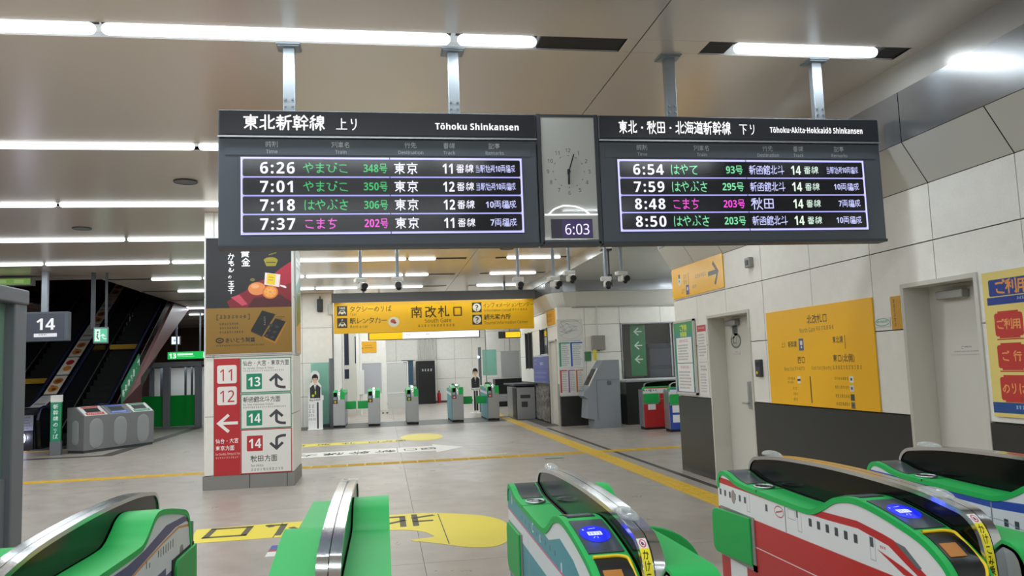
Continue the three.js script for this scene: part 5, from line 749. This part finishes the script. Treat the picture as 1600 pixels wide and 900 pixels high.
  for (let i = 0; i < 5; i++) single('wall_pipe', ['first', 'second', 'third', 'fourth', 'fifth'][i] + ' white pipe from the left above the black box', 'pipe', merge([cyl(0.045, 0.045, 1.9, 0, 3.02, 0, 12), cyl(0.06, 0.06, 0.04, 0, 2.9, 0, 12)]), M.soffit, [1.68 + i * 0.19, 0, -37.9], 0, 'pipes on the far wall');
  const k = thing('counter', 'black counter with a grey notice, beyond the rightmost far gate', 'counter', [5.02, 0, -32]); part(k, 'front', rbox(1.25, 1.08, 0.7, 0.01, 0, 0.56, 0), M.black); face(k, 'notice', 0.5, 0.3, 0.01, printed(tex(100, 60, (c) => { fill(c, '#8f9290', 0, 0, 100, 60); fineprint(c, 10, 10, 80, 3, 16, '#ccc'); })), [-0.34, 0.35, 0.36]); part(k, 'screen', merge([rbox(0.78, 1.08, 0.04, 0.006, 0.1, 1.68, -0.2), rbox(0.36, 1.08, 0.04, 0.006, 0.72, 1.68, -0.2)]), mat(0xb4b6b4, 0.5));
  const f = thing('signal_post', 'grey steel post with a small blue lamp near the slim standee', 'post', [3.35, 0, -27.9]); part(f, 'post', rbox(0.1, 2.3, 0.1, 0.01, 0, 1.15, 0), M.grey); part(f, 'lamp', new THREE.SphereGeometry(0.05, 12, 8).translate(-0.05, 1.95, 0.08), new THREE.MeshStandardMaterial({ color: 0xffffff, emissive: 0xb8d4ff, emissiveIntensity: 1.2 })); part(f, 'panel', box(0.5, 0.9, 0.04, 0.35, 1.75, 0), M.tealGlass);
}

// ================= LEFT SIDE: ESCALATORS, BINS, LIFT =================
const SLOPE = 0.628, SZ = -21.9, EH = 1.02;
const incl = (z, y0) => y0 + (SZ - z) * SLOPE;
function escalator(label, xl, xr, caution) {
  const t = thing('escalator', label, 'escalator', [0, 0, 0]);
  const zEnd = -29, st = [];
  part(t, 'landing', span(xl, xr, 0, 0.02, SZ + 0.3, SZ + 1.4), M.steel);
  for (let i = 0; i < 27; i++) { const z = SZ + 0.25 - i * 0.27, y = Math.max(0.03, (i - 1) * 0.1696 + 0.1); part(t, 'step', merge([span(xl + 0.16, xr - 0.16, y - 0.17, y, z - 0.3, z)]), M.escStep); }
  for (const x of [xl + 0.07, xr - 0.07]) {
    const sh = shapeOf([[-(SZ + 0.9), 0], [-(SZ + 1.0), 0.75], [-(SZ + 0.85), EH - 0.08], [-SZ, EH - 0.05], [-zEnd, incl(zEnd, EH - 0.05)], [-zEnd, incl(zEnd, -0.35)], [-(SZ - 0.5), 0]]);
    part(t, 'balustrade', slab(sh, 0.09).rotateY(Math.PI / 2).translate(x - 0.045, 0, 0), M.escBlack);
    part(t, 'handrail', tubeAlong([[x, 0.7, SZ + 1.02], [x, EH - 0.06, SZ + 0.9], [x, EH, SZ + 0.6], [x, EH + 0.02, SZ], [x, incl(-25, EH + 0.02), -25], [x, incl(zEnd, EH + 0.02), zEnd]], 0.045, 60), M.handrail);
    part(t, 'skirt_line', slab(shapeOf([[-SZ, 0.2], [-zEnd, incl(zEnd, 0.2)], [-zEnd, incl(zEnd, 0.23)], [-SZ, 0.23]]), 0.01).rotateY(Math.PI / 2).translate(x < (xl + xr) / 2 ? x + 0.046 : x - 0.056, 0, 0), M.closer);
  }
  for (const z of [caution]) { const g = box(xr - xl - 0.36, 0.14, 0.02, (xl + xr) / 2, incl(z, 0.28), z); part(t, 'caution_strip', g, M.paintYellow, 'yellow caution strip across the steps'); }
  return t;
}
escalator('right-hand dark escalator with a chrome outer rail, rising beside the mauve wall', -8.32, -6.9, -25.6);
escalator('left-hand dark escalator behind the hanging 14 sign', -10.2, -8.74, -24.1);
{ // the sloping deck between them carries printed adverts
  const t = thing('escalator_deck', 'sloping deck of food adverts between the two escalators', 'deck');
  part(t, 'deck', slab(shapeOf([[-(SZ + 0.9), 0], [-(SZ + 1.0), 0.8], [-(SZ + 0.6), EH - 0.06], [-SZ, EH - 0.02], [29, incl(-29, EH - 0.02)], [29, incl(-29, 0)], [-(SZ - 0.4), 0]]), 0.4).rotateY(Math.PI / 2).translate(-8.73, 0, 0), M.darkGrey);
  const adA = printed(tex(128, 200, (c) => { fill(c, '#d6cfc4', 0, 0, 128, 200); disc(c, '#b5763c', 64, 60, 46, 34); disc(c, '#8a4a22', 64, 60, 28, 18); disc(c, '#c0863e', 62, 146, 48, 34); fill(c, '#b03a2e', 20, 108, 34, 10); disc(c, '#6f3a1c', 70, 150, 22, 14); }), 0.3), adB = printed(tex(128, 200, (c) => { fill(c, '#c9cacb', 0, 0, 128, 200); fill(c, '#8a7f70', 14, 140, 100, 20); fineprint(c, 24, 40, 80, 3, 26, '#888'); }), 0.3), adC = printed(tex(128, 200, (c) => { fill(c, '#e0dcd4', 0, 0, 128, 200); disc(c, '#b02a2a', 64, 60, 40, 30); disc(c, '#d98a3a', 70, 130, 40, 30); fill(c, '#f2f0ea', 10, 168, 108, 26); }), 0.3);
  for (let i = 0; i < 9; i++) { const z0 = SZ + 0.35 - i * 0.8, z1 = z0 - 0.74, y0 = i ? incl(z0, EH + 0.0) : EH - 0.02, y1 = incl(Math.min(z1, SZ), EH + 0.0); part(t, 'advert', ribbon([[z1, y1], [z0, y0]], -8.7, -8.38, 0.014, 0.012), [adB, adA, adC, adA, adB, adA, adB, adA, adB][i]); }
  part(t, 'chrome_edge', merge([-8.71, -8.35].map((x) => ribbon([[-29, incl(-29, EH + 0.01)], [SZ, EH + 0.01], [SZ + 0.6, EH - 0.02]], x - 0.02, x + 0.02, 0.03, 0.012))), M.chrome);
  part(t, 'end_panel', span(-8.735, -8.325, 0, 0.86, SZ + 1.0, SZ + 1.06), M.black); face(t, 'notice', 0.3, 0.36, 0.006, printed(tex(60, 72, (c) => { fill(c, '#7f848c', 0, 0, 60, 72); fineprint(c, 8, 8, 44, 5, 13, '#3a3f48'); })), [-8.47, 0.66, SZ + 1.07]);
  part(t, 'lamp', new THREE.SphereGeometry(0.11, 16, 12).scale(0.8, 1.15, 0.5).translate(-8.56, 0.3, SZ + 1.08), new THREE.MeshStandardMaterial({ color: 0xffffff, emissive: 0xd8dcff, emissiveIntensity: 1.6 })); const pl = new THREE.PointLight(0xd8dcff, 0.5, 4); pl.position.set(-8.56, 0.3, SZ + 1.25); t.add(pl);
  const rail = thing('chrome_trim', 'bright chrome outer trim strip along the right escalator', 'trim'); for (let i = 0; i < 6; i++) { const a = SZ - i * 0.84; part(rail, 'chrome_length', ribbon([[a - 0.8, incl(a - 0.8, EH + 0.02)], [a, incl(a, EH + 0.02)]], -6.9, -6.78, 0.05, 0), M.chrome); }
}
{
  const w = setting('wall_escalator');
  part(w, 'wall_sheet', slab(shapeOf([[21.5, 0], [23.45, 0], [23.45, 1.65], [29, 4.0], [26.95, 4.0], [21.95, 0.86], [21.5, 0.7]]), 0.1).rotateY(Math.PI / 2).translate(-6.74, 0, 0), M.mauve);
  part(w, 'wall_base', slab(shapeOf([[21.5, 0], [23.5, 0], [23.5, 1.5], [21.5, 0.9]]), 0.02).rotateY(Math.PI / 2).translate(-6.64, 0, 0), M.maroon);
  const g = thing('slanted_sign', 'green slanted sign with white characters on the wall beside the escalator', 'sign');
  const s = shapeOf([[21.7, 1.0], [23.15, 1.86], [23.1, 2.3], [21.68, 1.45]]);
  part(g, 'sign_panel', fitUV(slab(s, 0.03), 21.6, 23.2, 0.95, 2.35).rotateY(Math.PI / 2).translate(-6.615, 0, 0), printed(tex(320, 280, (c, W, H) => { fill(c, '#2b7f55', 0, 0, W, H); for (let i = 0; i < 6; i++) { const x = 40 + i * 42; write(c, '新幹線方面・'[i], x, H - 45 - i * 26 - 18, 36, { color: '#dfeee4', align: 'center', weight: 0.13 }); } line(c, '#eaf5ee', 8, [[268, 60], [300, 40], [300, 74]]); })), 'sloped green sign face');
  part(g, 'bracket', merge([box(0.05, 0.05, 0.05, -6.62, 1.25, -21.8), box(0.05, 0.05, 0.05, -6.62, 2.0, -23)]), M.grey);
}
{ // row of three bins
  const t = thing('recycling_bins', 'grey three-part recycling bin with red, blue and green openings', 'bin', [-6.36, 0, -20.26], R(60.6));
  part(t, 'cabinet', slab(shapeOf([[0.25, 0.06], [-0.25, 0.06], [-0.25, 0.82], [0.02, 1.02], [0.25, 1.02]]), 2.04).rotateY(Math.PI / 2).translate(-1.02, 0, 0), M.binGrey);
  part(t, 'plinth', box(2.0, 0.06, 0.46, 0, 0.03, 0), M.darkGrey);
  [['#c23a34', -0.68], ['#3a5fc2', 0], ['#2f8a5a', 0.68]].forEach(([col, x], i) => {
    const g = printed(tex(120, 80, (c) => { fill(c, i === 1 ? '#6d7070' : '#d9dad8', 0, 0, 120, 80); fill(c, col, 14, 2, 92, 12); fill(c, '#17181a', 20, 16, 80, 38); fill(c, col, 10, 56, 100, 20); fineprint(c, 20, 60, 80, 1, 20, '#e8e8e8'); }));
    const f = faced(0.6, 0.33, 0.012, g, M.white), m = part(t, 'opening_panel', f.geo, f.mats, ['red', 'blue', 'green'][i] + ' opening panel'); m.position.set(x, 0.925, 0.12); m.rotation.x = -R(53.4);
    part(t, 'window', new THREE.CapsuleGeometry(0.19, 0.3, 4, 16).scale(1, 1, 0.08).translate(x, 0.42, 0.25), M.binClear, 'oval clear window');
  });
  part(t, 'side_window', new THREE.CapsuleGeometry(0.1, 0.36, 4, 16).scale(0.1, 1, 1).translate(-1.02, 0.45, 0), M.binClear);
  const p = thing('info_post', 'slim green post with white lettering left of the recycling bins', 'post', [-7.24, 0, -19.32], 0.2);
  part(p, 'base', rbox(0.22, 0.3, 0.2, 0.01, 0, 0.15, 0), M.grey); part(p, 'head', rbox(0.22, 0.16, 0.2, 0.01, 0, 1.24, 0), M.white); part(p, 'core', rbox(0.2, 1.02, 0.18, 0.01, 0, 0.7, 0), M.greenDark); face(p, 'sign_panel', 0.2, 0.86, 0.008, printed(tex(60, 260, (c) => { fill(c, '#1f8f6a', 0, 0, 60, 260); '新幹線のりば'.split('').forEach((s, i) => write(c, s, 30, 28 + i * 40, 30, { color: '#dff0e6', align: 'center', weight: 0.13 })); })), [0, 0.73, 0.095]);
}
{ // glass lift
  const t = thing('glass_lift', 'glass lift shaft with a green lower half behind the bins', 'lift', [-6.8, 0, -27]);
  const fr = []; for (const x of [-1.0, -0.06, 0.9]) fr.push(rbox(x < 0 && x > -0.5 ? 0.22 : 0.2, 2.0, 0.14, 0.01, x, 1.0, 0)); fr.push(rbox(2.1, 0.14, 0.16, 0.01, -0.05, 2.03, 0), box(2.0, 0.06, 0.12, -0.05, 0.03, 0), rbox(0.14, 2.0, 0.14, 0.01, -1.0, 1.0, -1.8), rbox(0.14, 2.0, 0.14, 0.01, 0.9, 1.0, -1.8));
  part(t, 'frame', merge(fr), M.grey);
  for (const [x0, x1] of [[-0.9, -0.17], [0.05, 0.8]]) { part(t, 'upper_pane', span(x0, x1, 1.06, 1.94, -0.01, 0.01), M.glass); part(t, 'green_pane', span(x0, x1, 0.07, 1.05, -0.01, 0.01), phys({ color: 0x1fae4a, roughness: 0.18, transmission: 0.45, thickness: 0 })); }
  part(t, 'rear_panel', merge([span(-0.9, 0.8, 0, 1.95, -1.78, -1.74)]), M.white); part(t, 'guide_rail', merge([box(0.06, 1.9, 0.06, 0.3, 1, -0.9), box(0.06, 1.9, 0.06, 0.5, 1, -0.9), box(0.08, 1.9, 0.08, -0.5, 1, -1.1)]), M.darkGrey); part(t, 'roof', box(2.1, 0.08, 1.95, -0.05, 2.08, -0.9), M.grey);
  part(t, 'lamp', box(1.2, 0.03, 0.3, -0.05, 2.015, -0.8), M.tube, 'flat lamp under the lift roof'); const l = new THREE.RectAreaLight(TUBE_COLOR, 8, 1.2, 0.3); l.position.set(-0.05, 1.99, -0.8); l.rotation.x = -Math.PI / 2; t.add(l);
}
{ // end of the booth partition at the left edge
  const t = thing('booth_partition', 'dark grey steel partition end at the left edge of the picture', 'partition', [-2.2, 0, -3.6]);
  part(t, 'post', rbox(0.12, 2.1, 0.16, 0.01, 0, 1.05, -1.56), M.grey); part(t, 'rear_post', rbox(0.12, 2.1, 0.12, 0.01, 0, 1.05, 1.2), M.grey); part(t, 'top_rail', rbox(0.15, 0.09, 2.95, 0.012, 0, 2.12, -0.16), M.grey);
  part(t, 'lower_panel', box(0.06, 1.05, 2.7, 0, 0.53, -0.15), M.grey); part(t, 'pane', box(0.012, 1.0, 2.62, 0, 1.57, -0.17), phys({ color: 0x8fae9c, roughness: 0.3, transmission: 0.4, thickness: 0 }));
}

// ================= FLOOR MARKINGS =================
{
  const t = setting('tactile_path'), tile = (() => { const g = [box(0.296, 0.004, 0.296, 0, 0.002, 0)]; for (let i = 0; i < 4; i++) g.push(rbox(0.022, 0.006, 0.27, 0.0028, -0.105 + i * 0.07, 0.006, 0)); return merge(g); })();
  for (let i = 0; i < 68; i++) part(t, 'tactile_tile', tile, M.tactile).position.set(3.7, 0.0002, -4.5 - i * 0.3);
  for (let i = 0; i < 14; i++) part(t, 'tactile_tile', tile, M.tactile).position.set(3.7, 0.0002, -25.6 - i * 0.3);
  for (let i = 0; i < 66; i++) { const x = -10.7 + i * 0.3; if (Math.abs(x - 3.7) < 0.29) continue; const m = part(t, 'tactile_tile', tile, M.tactile); m.position.set(x, 0.0002, -14.15); m.rotation.y = Math.PI / 2; }
  for (let i = 0; i < 12; i++) part(t, 'tactile_tile', tile, M.tactile).position.set(-10.8 + i * 0.3, 0.0002, -20.5);
}
// characters laid flat on the floor, turned to be read from the far side or from here
function floorWord(t, chars, x, z, size, step, turned, m, h = 0.0055, pen = 0.085) {
  [...chars].forEach((ch, i) => {
    const gs = [];
    for (const { pts } of strokes(ch)) for (let k = 0; k + 1 < pts.length; k++) {
      const f = (p) => [(p[0] / 20 - 0.5) * size, (p[1] / 20 - 0.5) * size], a = f(pts[k]), b = f(pts[k + 1]), l = Math.hypot(b[0] - a[0], b[1] - a[1]);
      gs.push(box(l + size * pen, 0.0012, size * pen).rotateY(-Math.atan2(b[1] - a[1], b[0] - a[0])).translate((a[0] + b[0]) / 2, 0, (a[1] + b[1]) / 2));
    }
    const me = part(t, 'character', merge(gs), m); me.position.set(x + (turned ? -1 : 1) * i * step, h, z); if (turned) me.rotation.y = Math.PI; me.scale.x = 0.9;
  });
}
const flat = (pts, h) => slab(shapeOf(pts.map(([x, z]) => [x, -z])), h).rotateX(-Math.PI / 2);
{
  const t = thing('floor_arrow', 'big yellow floor arrow with upside-down black characters before the column', 'floor marking', [0, 0.0005, 0]);
  const bend = new THREE.SplineCurve([[0.02, -9.12], [0.3, -9.12], [0.62, -9.02], [1.02, -8.72], [1.2, -8.3], [1.17, -7.75], [1.08, -7.38], [0.93, -7.21], [0.72, -7.26], [0.54, -7.43], [0.4, -7.56], [0.22, -7.73], [0.43, -7.8], [0.42, -7.92], [0.355, -8.08], [0.2, -8.22], [0, -8.28]].map((p) => new THREE.Vector2(...p))).getPoints(60).map((v) => [v.x, v.y]);
  part(t, 'band', flat([[-1.98, -9.0], [-1.1, -9.08], [0.0, -9.12], [0.02, -8.28], [-1.05, -8.3], [-1.9, -8.28]], 0.002), M.decalYellow);
  part(t, 'arrow_head', flat(bend, 0.0022), M.decalYellow); part(t, 'seam', merge([span(-1.115, -1.105, 0.002, 0.0028, -9.06, -8.3), span(0.555, 0.565, 0.002, 0.0028, -9.0, -7.45)]), M.decalInk);
  floorWord(t, '北改札口', 0.22, -8.72, 0.58, 0.61, true, M.decalInk, 0.0035, 0.12);
  const u = thing('floor_arrow', 'far yellow floor band with a round head, near the far gates', 'floor marking', [0, 0.0005, 0]);
  part(u, 'band', flat([[-2.4, -18.75], [0.4, -18.75], [0.46, -18.25], [-2.4, -18.05]], 0.002), M.decalYellow);
  part(u, 'arrow_head', flat(Array.from({ length: 30 }, (_, i) => { const a = i / 30 * Math.PI * 2; return [0.86 + Math.cos(a) * 0.5, -19.2 + Math.sin(a) * 1.0]; }), 0.0022), M.decalYellow); floorWord(u, '南改札口', -1.9, -18.42, 0.32, 0.55, false, M.decalInk, 0.0035); floorWord(u, '方面', 0.05, -18.45, 0.26, 0.3, false, M.decalInk, 0.0035);
  const v = thing('floor_arrow', 'white floor band ending in a right arrowhead, behind the column', 'floor marking', [0, 0.0005, 0]);
  part(v, 'band', flat([[-2.3, -16.6], [1.0, -16.85], [1.0, -15.85], [-2.3, -15.75]], 0.002), M.decalWhite); part(v, 'arrow_head', flat([[0.98, -17.2], [1.58, -16.32], [0.98, -15.5]], 0.0022), M.decalWhite); part(v, 'seam', merge([span(-0.545, -0.535, 0.002, 0.003, -16.7, -15.8), span(0.235, 0.245, 0.002, 0.003, -16.8, -15.85)]), M.decalInk);
  floorWord(v, '新幹線方面', 0.0, -16.2, 0.42, 0.5, true, M.decalInk, 0.0035); floorWord(v, '口西', 0.5, -16.3, 0.36, 0.36, false, M.decalInk, 0.0035);
  const st = (label, w, d, x, z, draw) => { const m = printed(tex(160, 160 * d / w, draw), 0.5); single('floor_sticker', label, 'sticker', new THREE.BoxGeometry(w, 0.002, d), [M.white, M.white, m, M.white, M.white, M.white], [x, 0.0015, z]); };
  st('red, white and blue sticker on the floor beside the plain green gate', 0.42, 0.46, -0.86, -7.69, (c, W, H) => { fill(c, '#e4e2de', 0, 0, W, H); fill(c, '#3a56a8', 0, 0, W, H * 0.36); fill(c, '#a04a4a', 0, H * 0.36, W, H * 0.22); fineprint(c, 20, 14, 110, 1, 34, '#aebade'); line(c, '#777', 4, [[60, 130], [80, 146], [92, 138]]); });
  st('worn white and grey sticker on the floor right of the column', 0.24, 0.62, -0.53, -12.1, (c, W, H) => { fill(c, '#c9c6be', 0, 0, W, H); reseed(40); for (let i = 0; i < 4; i++) fill(c, ['#6d6a66', '#8c8983'][i % 2], 16 + (i % 2) * 70, 20 + i * 90, 46, 60); });
  st('small dark green mat on the floor near the tactile strip', 0.34, 0.2, 2.85, -13.48, (c, W, H) => { fill(c, '#5f7a5a', 0, 0, W, H); fineprint(c, 20, 20, 120, 2, 34, '#2f4a34'); });
  st('pale lettered sticker lying on the long yellow line', 0.5, 0.14, 1.96, -14.67, (c, W, H) => { fill(c, '#d6cfae', 0, 0, W, H); fineprint(c, 10, 10, 140, 1, 30, '#8a8262'); });
}

scene.traverse((o) => {
  if (o.isMesh) { o.castShadow = o.receiveShadow = true; }
});
renderer.render(scene, camera);
